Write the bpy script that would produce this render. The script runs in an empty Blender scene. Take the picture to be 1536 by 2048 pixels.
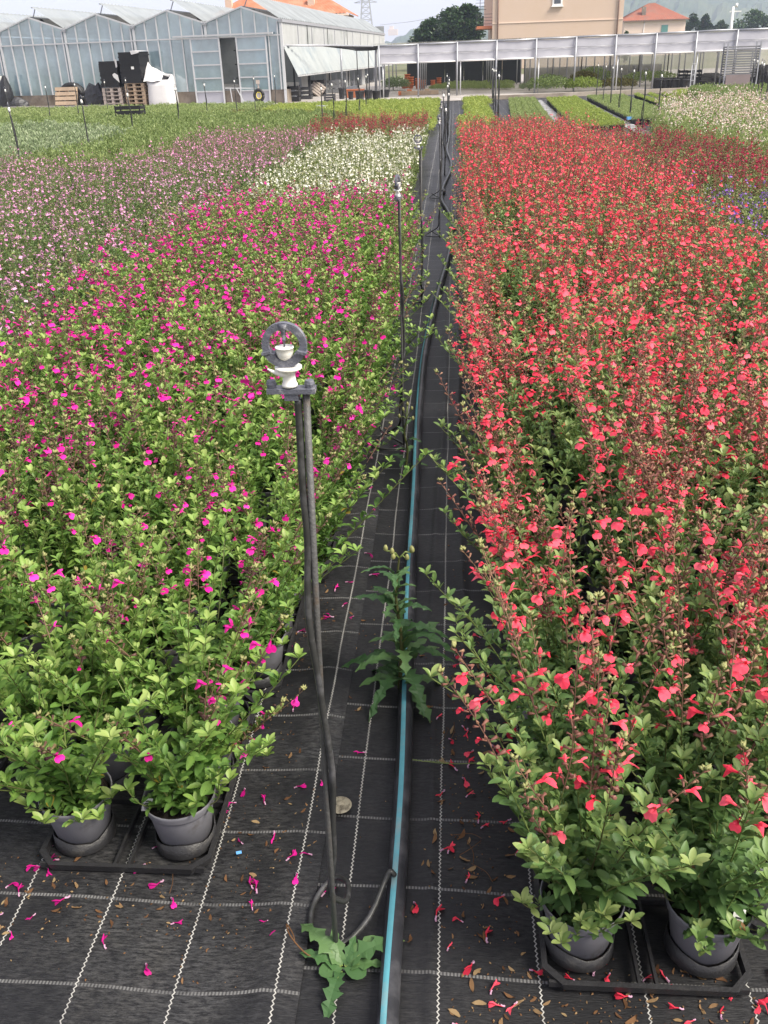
import bpy, math, random
import numpy as np
from mathutils import Vector, Matrix, Euler

R = math.radians
sc = bpy.context.scene
COL = sc.collection
rng = np.random.default_rng(7)
random.seed(7)

# ------------------------------------------------------------------ camera
CAMH, FPX = 1.6, 1800.0                       # eye height, focal length in px of the 1536x2048 photo
YAW, PIT, ROL = R(4.85), R(26.9), R(-1.95)
fw = np.array([-math.sin(YAW)*math.cos(PIT), math.cos(YAW)*math.cos(PIT), -math.sin(PIT)])
r0 = np.array([math.cos(YAW), math.sin(YAW), 0.0])
u0 = np.cross(r0, fw)
rt = math.cos(ROL)*r0 + math.sin(ROL)*u0
up = -math.sin(ROL)*r0 + math.cos(ROL)*u0
cd = bpy.data.cameras.new('camera')
cam = bpy.data.objects.new('camera', cd)
COL.objects.link(cam)
cam.matrix_world = Matrix(((rt[0], up[0], -fw[0], 0), (rt[1], up[1], -fw[1], 0), (rt[2], up[2], -fw[2], CAMH), (0, 0, 0, 1)))
cd.sensor_fit = 'VERTICAL'
cd.sensor_height = 36.0
cd.sensor_width = 27.0
cd.lens = 36.0*FPX/2048.0
cd.clip_start = 0.05
cd.clip_end = 8000
sc.camera = cam

# ------------------------------------------------------------------ world, sun, exposure
SUN_EL, SUN_AZ = R(48), R(112)                 # azimuth clockwise from +Y
w = bpy.data.worlds.new('World')
sc.world = w
w.use_nodes = True
nt = w.node_tree
for n in list(nt.nodes): nt.nodes.remove(n)
sky = nt.nodes.new('ShaderNodeTexSky')
sky.sky_type = 'NISHITA'
sky.sun_disc = False
sky.sun_elevation = SUN_EL
sky.sun_rotation = SUN_AZ
sky.air_density = 1.0
sky.dust_density = 3.0
sky.ozone_density = 1.5
bg1 = nt.nodes.new('ShaderNodeBackground'); bg1.inputs[1].default_value = 0.03
bg2 = nt.nodes.new('ShaderNodeBackground'); bg2.inputs[0].default_value = (0.95, 0.895, 0.955, 1); bg2.inputs[1].default_value = 0.46
addn = nt.nodes.new('ShaderNodeAddShader')
wo = nt.nodes.new('ShaderNodeOutputWorld')
nt.links.new(sky.outputs[0], bg1.inputs[0])
nt.links.new(bg1.outputs[0], addn.inputs[0]); nt.links.new(bg2.outputs[0], addn.inputs[1])
nt.links.new(addn.outputs[0], wo.inputs[0])
sl = bpy.data.lights.new('sun', 'SUN')
sl.energy = 3.9
sl.angle = R(24)
sl.color = (1.0, 0.93, 0.80)
so = bpy.data.objects.new('sun', sl)
COL.objects.link(so)
sd = Vector((math.sin(SUN_AZ)*math.cos(SUN_EL), math.cos(SUN_AZ)*math.cos(SUN_EL), math.sin(SUN_EL)))
so.rotation_euler = sd.to_track_quat('Z', 'Y').to_euler()
sc.view_settings.view_transform = 'Standard'
sc.view_settings.look = 'None'
sc.view_settings.gamma = 1.0
sc.view_settings.use_curve_mapping = False
sc.view_settings.exposure = 1.0
cy = sc.cycles
cy.use_denoising = True
cy.max_bounces = 6
cy.diffuse_bounces = 4
cy.glossy_bounces = 2
cy.transmission_bounces = 4
cy.transparent_max_bounces = 12
cy.volume_bounces = 1
cy.caustics_reflective = False
cy.caustics_refractive = False

# ------------------------------------------------------------------ measuring: a photo pixel to a place
def ray(x, y): return fw + rt*(x-768)/FPX + up*(1024-y)/FPX
def G(x, y, z=0.0):
    v = ray(x, y); t = (z-CAMH)/v[2]
    return np.array([v[0]*t, v[1]*t, z])
def AT(x, y, Y):
    v = ray(x, y); t = Y/v[1]
    return np.array([v[0]*t, Y, CAMH+v[2]*t])
def inview(x, y, z, m=0.0):
    q = np.array([x, y, z-CAMH]); d = q@fw
    if d < 0.2: return False
    return abs(FPX*(q@rt)/d) < 768+m and abs(FPX*(q@up)/d) < 1024+m

# ------------------------------------------------------------------ materials
MATS = {}
def nodes(name):
    m = bpy.data.materials.new(name); m.use_nodes = True
    t = m.node_tree
    for n in list(t.nodes): t.nodes.remove(n)
    o = t.nodes.new('ShaderNodeOutputMaterial')
    MATS[name] = m
    return m, t, o
class NB:
    def __init__(s, t): s.t = t
    def n(s, k, **kw):
        a = s.t.nodes.new(k)
        for i, v in kw.items():
            if i.startswith('i'): s.set(a.inputs[int(i[1:])], v)
            else: setattr(a, i, v)
        return a
    def set(s, inp, v):
        if hasattr(v, 'is_output') or isinstance(v, bpy.types.NodeSocket): s.t.links.new(v, inp)
        else: inp.default_value = v
    def m(s, op, a, b=0.0, c=0.0):
        x = s.n('ShaderNodeMath', operation=op); s.set(x.inputs[0], a); s.set(x.inputs[1], b); s.set(x.inputs[2], c)
        return x.outputs[0]
    def mix(s, f, a, b):
        x = s.n('ShaderNodeMix', data_type='RGBA'); s.set(x.inputs[0], f); s.set(x.inputs[6], a); s.set(x.inputs[7], b)
        return x.outputs[2]
    def ramp(s, f, stops):
        x = s.n('ShaderNodeValToRGB'); s.set(x.inputs[0], f)
        e = x.color_ramp.elements
        while len(e) < len(stops): e.new(0.5)
        for q, (p, c) in zip(e, stops): q.position = p; q.color = tuple(c)+(1,) if len(c) == 3 else c
        return x.outputs[0]
    def noise(s, scale, vec=None, detail=3, rough=0.6):
        x = s.n('ShaderNodeTexNoise'); x.inputs['Scale'].default_value = scale; x.inputs['Detail'].default_value = detail; x.inputs['Roughness'].default_value = rough
        if vec is not None: s.t.links.new(vec, x.inputs['Vector'])
        return x.outputs[0]
def c4(c): return (c[0], c[1], c[2], 1)
def plain(name, c, rough=0.6, metal=0.0, var=0.15, scale=8.0, bump=0.0, c2=None, spec=0.4, mask=(0.4, 0.65)):
    """weathered surface: the colour drifts with noise, optional second colour in patches"""
    m, t, o = nodes(name); b = NB(t)
    tc = b.n('ShaderNodeTexCoord').outputs['Object']
    n1 = b.noise(scale, tc, 4)
    lo = c4([x*(1-var) for x in c]); hi = c4([min(1, x*(1+var)) for x in c])
    colr = b.mix(n1, lo, hi)
    if c2 is not None:
        n2 = b.noise(scale*0.6, tc, 6, 0.65)
        f = b.n('ShaderNodeMapRange', i0=n2, i1=mask[0], i2=mask[1]).outputs[0]
        colr = b.mix(f, colr, c4(c2))
    p = b.n('ShaderNodeBsdfPrincipled')
    t.links.new(colr, p.inputs['Base Color'])
    p.inputs['Roughness'].default_value = rough
    p.inputs['Metallic'].default_value = metal
    p.inputs['Specular IOR Level'].default_value = spec
    if bump:
        bp = b.n('ShaderNodeBump'); bp.inputs['Strength'].default_value = bump; bp.inputs['Distance'].default_value = 0.01
        t.links.new(b.noise(scale*6, tc, 4), bp.inputs['Height']); t.links.new(bp.outputs[0], p.inputs['Normal'])
    t.links.new(p.outputs[0], o.inputs[0])
    return m
def leafmat(name, stops, transl=0.38, rough=0.45, spec=0.35, objvar=0.25):
    """leaf / petal: colour from the per-leaf attribute rnd, each plant a little different"""
    m, t, o = nodes(name); b = NB(t)
    a = b.n('ShaderNodeAttribute', attribute_name='rnd').outputs['Fac']
    oi = b.n('ShaderNodeObjectInfo').outputs['Random']
    f = b.m('ADD', a, b.m('MULTIPLY', b.m('SUBTRACT', oi, 0.5), objvar))
    colr = b.ramp(f, stops)
    p = b.n('ShaderNodeBsdfPrincipled')
    t.links.new(colr, p.inputs['Base Color'])
    p.inputs['Roughness'].default_value = rough
    p.inputs['Specular IOR Level'].default_value = spec
    tr = b.n('ShaderNodeBsdfTranslucent')
    t.links.new(colr, tr.inputs[0])
    mx = b.n('ShaderNodeMixShader'); mx.inputs[0].default_value = transl
    t.links.new(p.outputs[0], mx.inputs[1]); t.links.new(tr.outputs[0], mx.inputs[2])
    t.links.new(mx.outputs[0], o.inputs[0])
    return m

# ------------------------------------------------------------------ mesh helpers
class MB:
    def __init__(s): s.V = []; s.F = []; s.M = []; s.A = []
    def add(s, v, f, mi=0, a=0.5):
        o = len(s.V)
        s.V.extend([tuple(map(float, p)) for p in v])
        s.F.extend([tuple(i+o for i in q) for q in f])
        s.M.extend([mi]*len(f)); s.A.extend([a]*len(v))
        return s
    def quad(s, a, b, c, d, mi=0): return s.add([a, b, c, d], [(0, 1, 2, 3)], mi)
    def box(s, c, size, rz=0.0, mi=0, tilt=None):
        x, y, z = [k/2 for k in size]
        P = np.array([[-x,-y,-z],[x,-y,-z],[x,y,-z],[-x,y,-z],[-x,-y,z],[x,-y,z],[x,y,z],[-x,y,z]])
        M = Matrix.Rotation(rz, 3, 'Z')
        if tilt is not None: M = M @ Euler(tilt).to_matrix()
        P = P @ np.array(M).T + np.array(c)
        return s.add(P, [(0,3,2,1),(4,5,6,7),(0,1,5,4),(1,2,6,5),(2,3,7,6),(3,0,4,7)], mi)
    def beam(s, a, b, wd, ht, mi=0):
        """square bar from a to b; wd across, ht upward"""
        a = np.array(a, float); b = np.array(b, float); d = b-a; L = np.linalg.norm(d); d /= L
        ref = np.array([0,0,1.0]) if abs(d[2]) < 0.9 else np.array([0,1.0,0])
        s1 = np.cross(d, ref); s1 /= np.linalg.norm(s1); s2 = np.cross(s1, d)
        P = []
        for e in (a, b):
            for i, j in ((-1,-1),(1,-1),(1,1),(-1,1)): P.append(e+s1*wd/2*i+s2*ht/2*j)
        return s.add(P, [(0,1,2,3),(7,6,5,4),(0,4,5,1),(1,5,6,2),(2,6,7,3),(3,7,4,0)], mi)
    def tube(s, pts, rad, n=8, mi=0, caps=True, a=0.5):
        pts = np.array(pts, float); k = len(pts)
        rads = np.full(k, rad) if np.isscalar(rad) else np.array(rad)
        T = np.gradient(pts, axis=0); T /= np.linalg.norm(T, axis=1)[:, None]+1e-12
        ref = np.array([0, 0, 1.0]) if abs(T[0][2]) < 0.9 else np.array([1.0, 0, 0])
        N = np.cross(T[0], ref); N /= np.linalg.norm(N)
        P = []
        ang = np.arange(n)/n*2*math.pi
        for i in range(k):
            N = N - T[i]*(N@T[i]); N /= np.linalg.norm(N); B = np.cross(T[i], N)
            P.append(pts[i]+rads[i]*(np.cos(ang)[:, None]*N+np.sin(ang)[:, None]*B))
        P = np.concatenate(P)
        F = [(i*n+j, i*n+(j+1) % n, (i+1)*n+(j+1) % n, (i+1)*n+j) for i in range(k-1) for j in range(n)]
        if caps: F += [tuple(range(n))[::-1], tuple((k-1)*n+j for j in range(n))]
        return s.add(P, F, mi, a)
    def lathe(s, prof, n=20, c=(0,0,0), mi=0, closed=False):
        """prof: (r, z) pairs"""
        P = []; k = len(prof)
        for r, z in prof:
            for j in range(n):
                t = j/n*2*math.pi; P.append((c[0]+r*math.cos(t), c[1]+r*math.sin(t), c[2]+z))
        F = [(i*n+j, i*n+(j+1) % n, (i+1)*n+(j+1) % n, (i+1)*n+j) for i in range(k-1) for j in range(n)]
        if closed: F += [tuple(range(n))[::-1], tuple((k-1)*n+j for j in range(n))]
        return s.add(P, F, mi)
    def mesh(s, name, mats, smooth=False):
        me = bpy.data.meshes.new(name)
        me.from_pydata(s.V, [], s.F)
        for m in (mats if isinstance(mats, (list, tuple)) else [mats]): me.materials.append(MATS[m] if isinstance(m, str) else m)
        if any(s.M): me.polygons.foreach_set('material_index', s.M)
        at = me.attributes.new('rnd', 'FLOAT', 'POINT'); at.data.foreach_set('value', s.A)
        if smooth: me.polygons.foreach_set('use_smooth', [True]*len(s.F))
        me.update()
        return me
def tag(o, label=None, cat=None, group=None, kind=None):
    if label: o['label'] = label
    if cat: o['category'] = cat
    if group: o['group'] = group
    if kind: o['kind'] = kind
    return o
def obj(name, me, parent=None, loc=(0,0,0), rot=(0,0,0), scale=None):
    o = bpy.data.objects.new(name, me)
    COL.objects.link(o)
    if parent is not None: o.parent = parent
    o.location = loc; o.rotation_euler = rot
    if scale is not None: o.scale = scale if hasattr(scale, '__len__') else (scale,)*3
    return o
def part(name, mb, mat, parent, smooth=False, loc=(0,0,0), rot=(0,0,0)):
    return obj(name, mb.mesh(name, mat, smooth), parent, loc, rot)
def empty(name, loc, label, cat, group=None, rz=0.0):
    o = obj(name, None, None, loc, (0, 0, rz)); o.empty_display_size = 0.1
    return tag(o, label, cat, group)
def copy_tree(o, parent=None):
    c = o.copy(); COL.objects.link(c); c.parent = parent
    for ch in o.children: copy_tree(ch, c)
    return c
def smoothpath(P, k=6):
    P = np.array(P, float); Q = np.vstack([2*P[0]-P[1], P, 2*P[-1]-P[-2]]); out = []
    for i in range(1, len(Q)-2):
        for t in np.arange(k)/k:
            a, b, c, d = Q[i-1], Q[i], Q[i+1], Q[i+2]
            out.append(0.5*(2*b+(c-a)*t+(2*a-5*b+4*c-d)*t*t+(3*b-a-3*c+d)*t**3))
    out.append(Q[-2])
    return np.array(out)

# ------------------------------------------------------------------ material library
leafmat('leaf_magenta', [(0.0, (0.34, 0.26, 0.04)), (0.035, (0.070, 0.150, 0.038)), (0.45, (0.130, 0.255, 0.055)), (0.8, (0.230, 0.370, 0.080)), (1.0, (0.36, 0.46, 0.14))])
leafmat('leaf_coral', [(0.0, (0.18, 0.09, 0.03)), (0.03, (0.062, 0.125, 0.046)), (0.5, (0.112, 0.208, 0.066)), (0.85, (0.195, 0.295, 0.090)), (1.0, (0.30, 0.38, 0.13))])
leafmat('leaf_pink', [(0.0, (0.10, 0.175, 0.065)), (0.5, (0.175, 0.275, 0.100)), (1.0, (0.28, 0.37, 0.16))])
leafmat('leaf_green', [(0.0, (0.13, 0.185, 0.06)), (0.5, (0.225, 0.30, 0.105)), (1.0, (0.35, 0.41, 0.17))])
leafmat('leaf_lime', [(0.0, (0.19, 0.26, 0.055)), (0.5, (0.32, 0.40, 0.095)), (1.0, (0.46, 0.50, 0.14))])
leafmat('leaf_silver', [(0.0, (0.16, 0.22, 0.11)), (0.5, (0.29, 0.36, 0.20)), (1.0, (0.46, 0.51, 0.34))])
leafmat('leaf_olive', [(0.0, (0.10, 0.10, 0.035)), (0.5, (0.19, 0.17, 0.06)), (1.0, (0.26, 0.27, 0.09))])
leafmat('leaf_tree', [(0.0, (0.014, 0.036, 0.012)), (0.5, (0.032, 0.075, 0.022)), (1.0, (0.07, 0.13, 0.035))], 0.2)
leafmat('leaf_thistle', [(0.0, (0.034, 0.082, 0.030)), (0.5, (0.062, 0.140, 0.048)), (1.0, (0.13, 0.22, 0.08))], 0.25)
leafmat('stem', [(0.0, (0.085, 0.07, 0.035)), (0.5, (0.12, 0.15, 0.045)), (1.0, (0.19, 0.26, 0.075))], 0.1)
leafmat('stem_brown', [(0.0, (0.11, 0.06, 0.045)), (0.5, (0.20, 0.115, 0.08)), (1.0, (0.28, 0.20, 0.11))], 0.1)
leafmat('calyx_magenta', [(0.0, (0.07, 0.022, 0.035)), (0.5, (0.15, 0.085, 0.055)), (1.0, (0.25, 0.24, 0.09))], 0.2)
leafmat('calyx_coral', [(0.0, (0.14, 0.05, 0.045)), (0.5, (0.26, 0.115, 0.085)), (1.0, (0.34, 0.21, 0.12))], 0.2)
leafmat('bud', [(0.0, (0.22, 0.24, 0.09)), (1.0, (0.36, 0.36, 0.15))], 0.2)
leafmat('petal_magenta', [(0.0, (0.30, 0.004, 0.13)), (0.4, (0.68, 0.008, 0.27)), (1.0, (0.86, 0.045, 0.42))], 0.22, 0.6, 0.2)
leafmat('petal_coral', [(0.0, (0.58, 0.028, 0.060)), (0.4, (0.91, 0.060, 0.115)), (1.0, (0.96, 0.16, 0.22))], 0.26, 0.6, 0.2)
leafmat('petal_pink', [(0.0, (0.56, 0.18, 0.42)), (0.5, (0.78, 0.34, 0.60)), (1.0, (0.90, 0.52, 0.75))], 0.35, 0.55, 0.2)
leafmat('petal_mauve', [(0.0, (0.50, 0.13, 0.33)), (0.5, (0.72, 0.27, 0.50)), (1.0, (0.86, 0.45, 0.66))], 0.35, 0.55, 0.2)
leafmat('petal_white', [(0.0, (0.70, 0.68, 0.46)), (0.5, (0.85, 0.83, 0.70)), (1.0, (0.93, 0.92, 0.86))], 0.35, 0.55, 0.2)
leafmat('petal_dark', [(0.0, (0.16, 0.006, 0.026)), (0.5, (0.34, 0.012, 0.055)), (1.0, (0.55, 0.03, 0.10))], 0.3, 0.55, 0.2)
leafmat('petal_violet', [(0.0, (0.16, 0.05, 0.40)), (0.5, (0.30, 0.11, 0.62)), (1.0, (0.46, 0.24, 0.76))], 0.3, 0.55, 0.2)
leafmat('petal_gaura', [(0.0, (0.55, 0.34, 0.34)), (0.5, (0.70, 0.54, 0.50)), (1.0, (0.85, 0.76, 0.70))], 0.35, 0.55, 0.2)
leafmat('petal_tube', [(0.0, (0.42, 0.16, 0.34)), (1.0, (0.72, 0.50, 0.62))], 0.3, 0.55, 0.2)
leafmat('dry', [(0.0, (0.06, 0.03, 0.017)), (0.5, (0.16, 0.085, 0.042)), (1.0, (0.30, 0.22, 0.12))], 0.15, 0.8, 0.1)
plain('pot', (0.165, 0.165, 0.185), 0.45, var=0.15, scale=26, c2=(0.085, 0.078, 0.070), mask=(0.56, 0.72))
plain('pot_dark', (0.035, 0.036, 0.04), 0.5, var=0.3, scale=12)
plain('tray', (0.022, 0.022, 0.024), 0.42, var=0.4, scale=26, c2=(0.07, 0.066, 0.06), mask=(0.55, 0.8), bump=0.2)
plain('soil', (0.018, 0.012, 0.009), 0.95, var=0.6, scale=90, c2=(0.11, 0.07, 0.04), mask=(0.58, 0.68), bump=0.9)
plain('pipe', (0.024, 0.025, 0.03), 0.4, var=0.4, scale=20, c2=(0.085, 0.085, 0.095), mask=(0.5, 0.8))
plain('stripe', (0.085, 0.29, 0.35), 0.55, var=0.25, scale=22, c2=(0.18, 0.28, 0.30), mask=(0.5, 0.72))
plain('hose', (0.030, 0.031, 0.031), 0.42, var=0.4, scale=30, c2=(0.11, 0.11, 0.12), mask=(0.48, 0.75))
plain('rod', (0.085, 0.085, 0.085), 0.55, 0.25, var=0.35, scale=24, c2=(0.10, 0.065, 0.04), mask=(0.55, 0.72), bump=0.3)
plain('grey_plastic', (0.105, 0.11, 0.14), 0.5, var=0.3, scale=60, c2=(0.34, 0.34, 0.36), mask=(0.55, 0.72), bump=0.25)
plain('white_plastic', (0.78, 0.77, 0.74), 0.4, var=0.08, scale=40, c2=(0.62, 0.58, 0.48), mask=(0.55, 0.75))
plain('washer', (0.22, 0.20, 0.15), 0.7, var=0.4, scale=60, c2=(0.06, 0.05, 0.035), mask=(0.5, 0.65))
plain('tag_white', (0.80, 0.80, 0.78), 0.5, var=0.04, scale=30)
plain('ink', (0.03, 0.03, 0.035), 0.7)
plain('concrete', (0.36, 0.34, 0.33), 0.9, var=0.2, scale=1.2, c2=(0.26, 0.235, 0.21), bump=0.3)
plain('kerb', (0.33, 0.29, 0.25), 0.9, var=0.25, scale=2, c2=(0.20, 0.17, 0.14), bump=0.3)
plain('basewall', (0.28, 0.24, 0.20), 0.9, var=0.3, scale=2, c2=(0.15, 0.12, 0.09), bump=0.3)
plain('alu', (0.60, 0.61, 0.63), 0.4, 0.3, var=0.1, scale=4)
plain('galv', (0.36, 0.37, 0.40), 0.45, 0.4, var=0.2, scale=5)
plain('white_sheet', (0.50, 0.50, 0.55), 0.6, var=0.08, scale=1.0, c2=(0.42, 0.43, 0.47), mask=(0.5, 0.8))
plain('poly', (0.36, 0.37, 0.37), 0.45, var=0.2, scale=1.5, c2=(0.24, 0.26, 0.25), mask=(0.5, 0.75))
plain('awning', (0.30, 0.325, 0.33), 0.45, var=0.2, scale=1.2, c2=(0.19, 0.23, 0.26), mask=(0.5, 0.7))
plain('net_dark', (0.035, 0.040, 0.045), 0.9, var=0.25, scale=3)
plain('film', (0.42, 0.41, 0.37), 0.35, var=0.2, scale=0.8, c2=(0.28, 0.28, 0.25), mask=(0.4, 0.7))
plain('black', (0.018, 0.018, 0.02), 0.5, var=0.3, scale=4)
plain('black_film', (0.020, 0.021, 0.024), 0.3, var=0.4, scale=6, c2=(0.07, 0.07, 0.08), mask=(0.55, 0.75))
plain('wood', (0.48, 0.36, 0.25), 0.8, var=0.2, scale=6, c2=(0.34, 0.26, 0.19))
plain('wood_pale', (0.50, 0.43, 0.38), 0.8, var=0.2, scale=6, c2=(0.36, 0.31, 0.28))
plain('bag', (0.58, 0.575, 0.58), 0.7, var=0.06, scale=5, bump=0.4)
plain('terracotta', (0.56, 0.19, 0.09), 0.8, var=0.2, scale=6)
plain('blue', (0.10, 0.30, 0.62), 0.6, var=0.1, scale=3)
plain('green_plastic', (0.07, 0.40, 0.12), 0.5)
plain('yellow', (0.75, 0.62, 0.12), 0.5)
plain('steel_dark', (0.06, 0.06, 0.065), 0.5, 0.3, var=0.3)
plain('cc_shelf', (0.20, 0.205, 0.22), 0.55, 0.2, var=0.3, scale=3)
plain('ply', (0.20, 0.165, 0.165), 0.8, var=0.2, scale=3)
plain('plaster', (0.60, 0.465, 0.375), 0.9, var=0.04, scale=0.3, c2=(0.57, 0.43, 0.32), mask=(0.45, 0.8))
plain('plaster_pink', (0.80, 0.64, 0.54), 0.9, var=0.05, scale=0.3)
plain('rooftile', (0.40, 0.145, 0.075), 0.85, var=0.25, scale=1.5, c2=(0.46, 0.21, 0.13), mask=(0.45, 0.65))
plain('rooftile_old', (0.27, 0.095, 0.06), 0.85, var=0.3, scale=1.2, c2=(0.20, 0.115, 0.09), mask=(0.5, 0.7))
plain('shutter', (0.10, 0.26, 0.24), 0.7)
plain('downpipe', (0.22, 0.14, 0.11), 0.6)
plain('window', (0.07, 0.08, 0.10), 0.15, spec=0.6)
plain('frame_white', (0.80, 0.79, 0.78), 0.5)
plain('bark', (0.10, 0.075, 0.055), 0.95, var=0.3, scale=4)
plain('hill', (0.040, 0.062, 0.030), 0.95, var=0.35, scale=0.02, c2=(0.07, 0.085, 0.04), mask=(0.45, 0.65), bump=0.5)
plain('grass_ground', (0.10, 0.12, 0.05), 0.95, var=0.3, scale=0.3, c2=(0.16, 0.13, 0.09), mask=(0.45, 0.65))
plain('pylon', (0.42, 0.43, 0.45), 0.6, 0.2)
plain('cloth_mid', (0.030, 0.030, 0.033), 0.6)

def glassmat(name, tint, diff, fd, ft):
    m, t, o = nodes(name); b = NB(t)
    tc = b.n('ShaderNodeTexCoord').outputs['Object']
    n = b.noise(0.9, tc, 4)
    d = b.n('ShaderNodeBsdfDiffuse'); d.inputs[0].default_value = c4(diff)
    tl = b.n('ShaderNodeBsdfTranslucent'); tl.inputs[0].default_value = c4(diff)
    ds = b.n('ShaderNodeMixShader'); ds.inputs[0].default_value = 0.5
    t.links.new(d.outputs[0], ds.inputs[1]); t.links.new(tl.outputs[0], ds.inputs[2])
    tr = b.n('ShaderNodeBsdfTransparent'); tr.inputs[0].default_value = c4(tint)
    g = b.n('ShaderNodeBsdfGlossy'); g.inputs['Roughness'].default_value = 0.08
    fr = b.n('ShaderNodeFresnel'); fr.inputs[0].default_value = 1.5
    m1 = b.n('ShaderNodeMixShader'); t.links.new(b.m('MULTIPLY', b.n('ShaderNodeMapRange', i0=n, i1=0.33, i2=0.67, i3=0.70, i4=1.12).outputs[0], fd), m1.inputs[0])
    t.links.new(tr.outputs[0], m1.inputs[1]); t.links.new(ds.outputs[0], m1.inputs[2])
    m2 = b.n('ShaderNodeMixShader'); t.links.new(b.m('MULTIPLY', b.m('ADD', fr.outputs[0], 0.12), ft), m2.inputs[0])
    t.links.new(m1.outputs[0], m2.inputs[1]); t.links.new(g.outputs[0], m2.inputs[2])
    t.links.new(m2.outputs[0], o.inputs[0])
glassmat('glass', (0.74, 0.92, 1.0), (0.62, 0.84, 0.94), 0.72, 1.4)
glassmat('vent', (0.80, 0.86, 0.88), (0.52, 0.56, 0.58), 0.82, 0.5)
glassmat('glass_roof', (0.85, 0.92, 0.94), (0.72, 0.76, 0.78), 0.75, 1.0)
glassmat('film_clear', (0.95, 0.95, 0.92), (0.78, 0.77, 0.70), 0.62, 0.6)
glassmat('net', (0.9, 0.9, 0.9), (0.05, 0.055, 0.06), 0.6, 0.0)

def clothmat(name, x0, y0, dk):
    """woven black ground cover: ribs of the weave, white zigzag tapes every 19.5 cm, ladder threads across every 20 cm, dust"""
    m, t, o = nodes(name); b = NB(t)
    tc = b.n('ShaderNodeTexCoord').outputs['Object']
    sp = b.n('ShaderNodeSeparateXYZ'); t.links.new(tc, sp.inputs[0])
    x, y = sp.outputs[0], sp.outputs[1]
    big = b.noise(2.2, tc, 6, 0.68)
    mp2 = b.n('ShaderNodeMapping'); mp2.inputs['Scale'].default_value = (38, 150, 1); t.links.new(tc, mp2.inputs[0]); fine = b.noise(1.0, mp2.outputs[0], 6, 0.85)
    dust = b.m('MULTIPLY', b.n('ShaderNodeMapRange', i0=big, i1=0.38, i2=0.60).outputs[0], b.n('ShaderNodeMapRange', i0=fine, i1=0.42, i2=0.66).outputs[0])
    sc_ = b.n('ShaderNodeMapping'); sc_.inputs['Scale'].default_value = (60, 420, 1); t.links.new(tc, sc_.inputs[0])
    thr = b.noise(1.0, sc_.outputs[0], 2, 0.5)
    base = b.mix(thr, (0.003, 0.003, 0.004, 1), (0.011, 0.0115, 0.0140, 1))
    dirt = b.mix(b.noise(9, tc, 3), (0.105, 0.11, 0.125, 1), (0.125, 0.118, 0.105, 1))
    colr = b.mix(b.m('MULTIPLY', dust, dk), base, dirt)
    wob = b.m('MULTIPLY', b.m('SUBTRACT', b.noise(1.1, tc, 2), 0.5), 0.05)
    zig = b.m('MULTIPLY', b.m('SUBTRACT', b.m('PINGPONG', y, 0.0055), 0.00275), 0.75)
    xs = b.m('ADD', b.m('ADD', x, zig), b.m('MULTIPLY', wob, 0.4))
    dx = b.m('MULTIPLY', b.m('ABSOLUTE', b.m('SUBTRACT', b.m('FRACT', b.m('ADD', b.m('DIVIDE', b.m('SUBTRACT', xs, x0), 0.195), 0.5)), 0.5)), 0.195)
    lx = b.n('ShaderNodeMapRange', i0=dx, i1=0.0018, i2=0.0009).outputs[0]
    ys = b.m('ADD', y, wob)
    dy = b.m('MULTIPLY', b.m('ABSOLUTE', b.m('SUBTRACT', b.m('FRACT', b.m('ADD', b.m('DIVIDE', b.m('SUBTRACT', ys, y0), 0.2), 0.5)), 0.5)), 0.2)
    ly = b.n('ShaderNodeMapRange', i0=dy, i1=0.0042, i2=0.0030).outputs[0]
    lad = b.n('ShaderNodeMapRange', i0=b.m('PINGPONG', x, 0.0035), i1=0.0008, i2=0.0024, i3=0.25, i4=1.0).outputs[0]
    worn = b.n('ShaderNodeMapRange', i0=b.noise(7, tc, 4), i1=0.3, i2=0.62, i3=0.15, i4=0.85).outputs[0]
    ly = b.m('MULTIPLY', b.m('MULTIPLY', ly, lad), worn)
    worn2 = b.n('ShaderNodeMapRange', i0=b.noise(12, tc, 4), i1=0.3, i2=0.55, i3=0.55, i4=1.0).outputs[0]
    colr = b.mix(ly, colr, (0.20, 0.20, 0.20, 1))
    colr = b.mix(b.m('MULTIPLY', lx, worn2), colr, (0.40, 0.395, 0.375, 1))
    p = b.n('ShaderNodeBsdfPrincipled')
    t.links.new(colr, p.inputs['Base Color'])
    p.inputs['Roughness'].default_value = 0.52
    p.inputs['Specular IOR Level'].default_value = 0.34
    bp = b.n('ShaderNodeBump'); bp.inputs['Strength'].default_value = 0.5; bp.inputs['Distance'].default_value = 0.002
    t.links.new(b.m('ADD', thr, b.m('MULTIPLY', b.m('ADD', lx, ly), 1.5)), bp.inputs['Height']); t.links.new(bp.outputs[0], p.inputs['Normal'])
    t.links.new(p.outputs[0], o.inputs[0])
clothmat('cloth_left', -0.722, 1.092, 0.62)
clothmat('cloth_right', -0.022, 1.352, 0.30)

# ------------------------------------------------------------------ ground, cloth, path
def hz(x, y):
    """small swells of the cloth"""
    return 0.0032*(np.sin(x*9+y*2.3)+np.sin(y*6.1-x*4)+np.sin(x*17+1.3)*0.6)+0.0045*np.exp(-((x-0.03+0.01*np.sin(y*2.1))/0.012)**2)*(y > 1.9)+0.0035*np.exp(-((x+0.05-0.012*np.sin(y*1.7))/0.010)**2)+0.006
def sheet(name, xs, ys, zfun, mat, label=None):
    X, Y = np.meshgrid(xs, ys); Z = zfun(X, Y)
    V = np.stack([X, Y, Z], -1).reshape(-1, 3); nx = len(xs)
    F = [(j*nx+i, j*nx+i+1, (j+1)*nx+i+1, (j+1)*nx+i) for j in range(len(ys)-1) for i in range(nx-1)]
    mb = MB(); mb.add(V, F)
    o = obj(name, mb.mesh(name, mat, True)); tag(o, kind='structure')
    if label: o['label'] = label
    return o
mb = MB(); S = 4000
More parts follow.
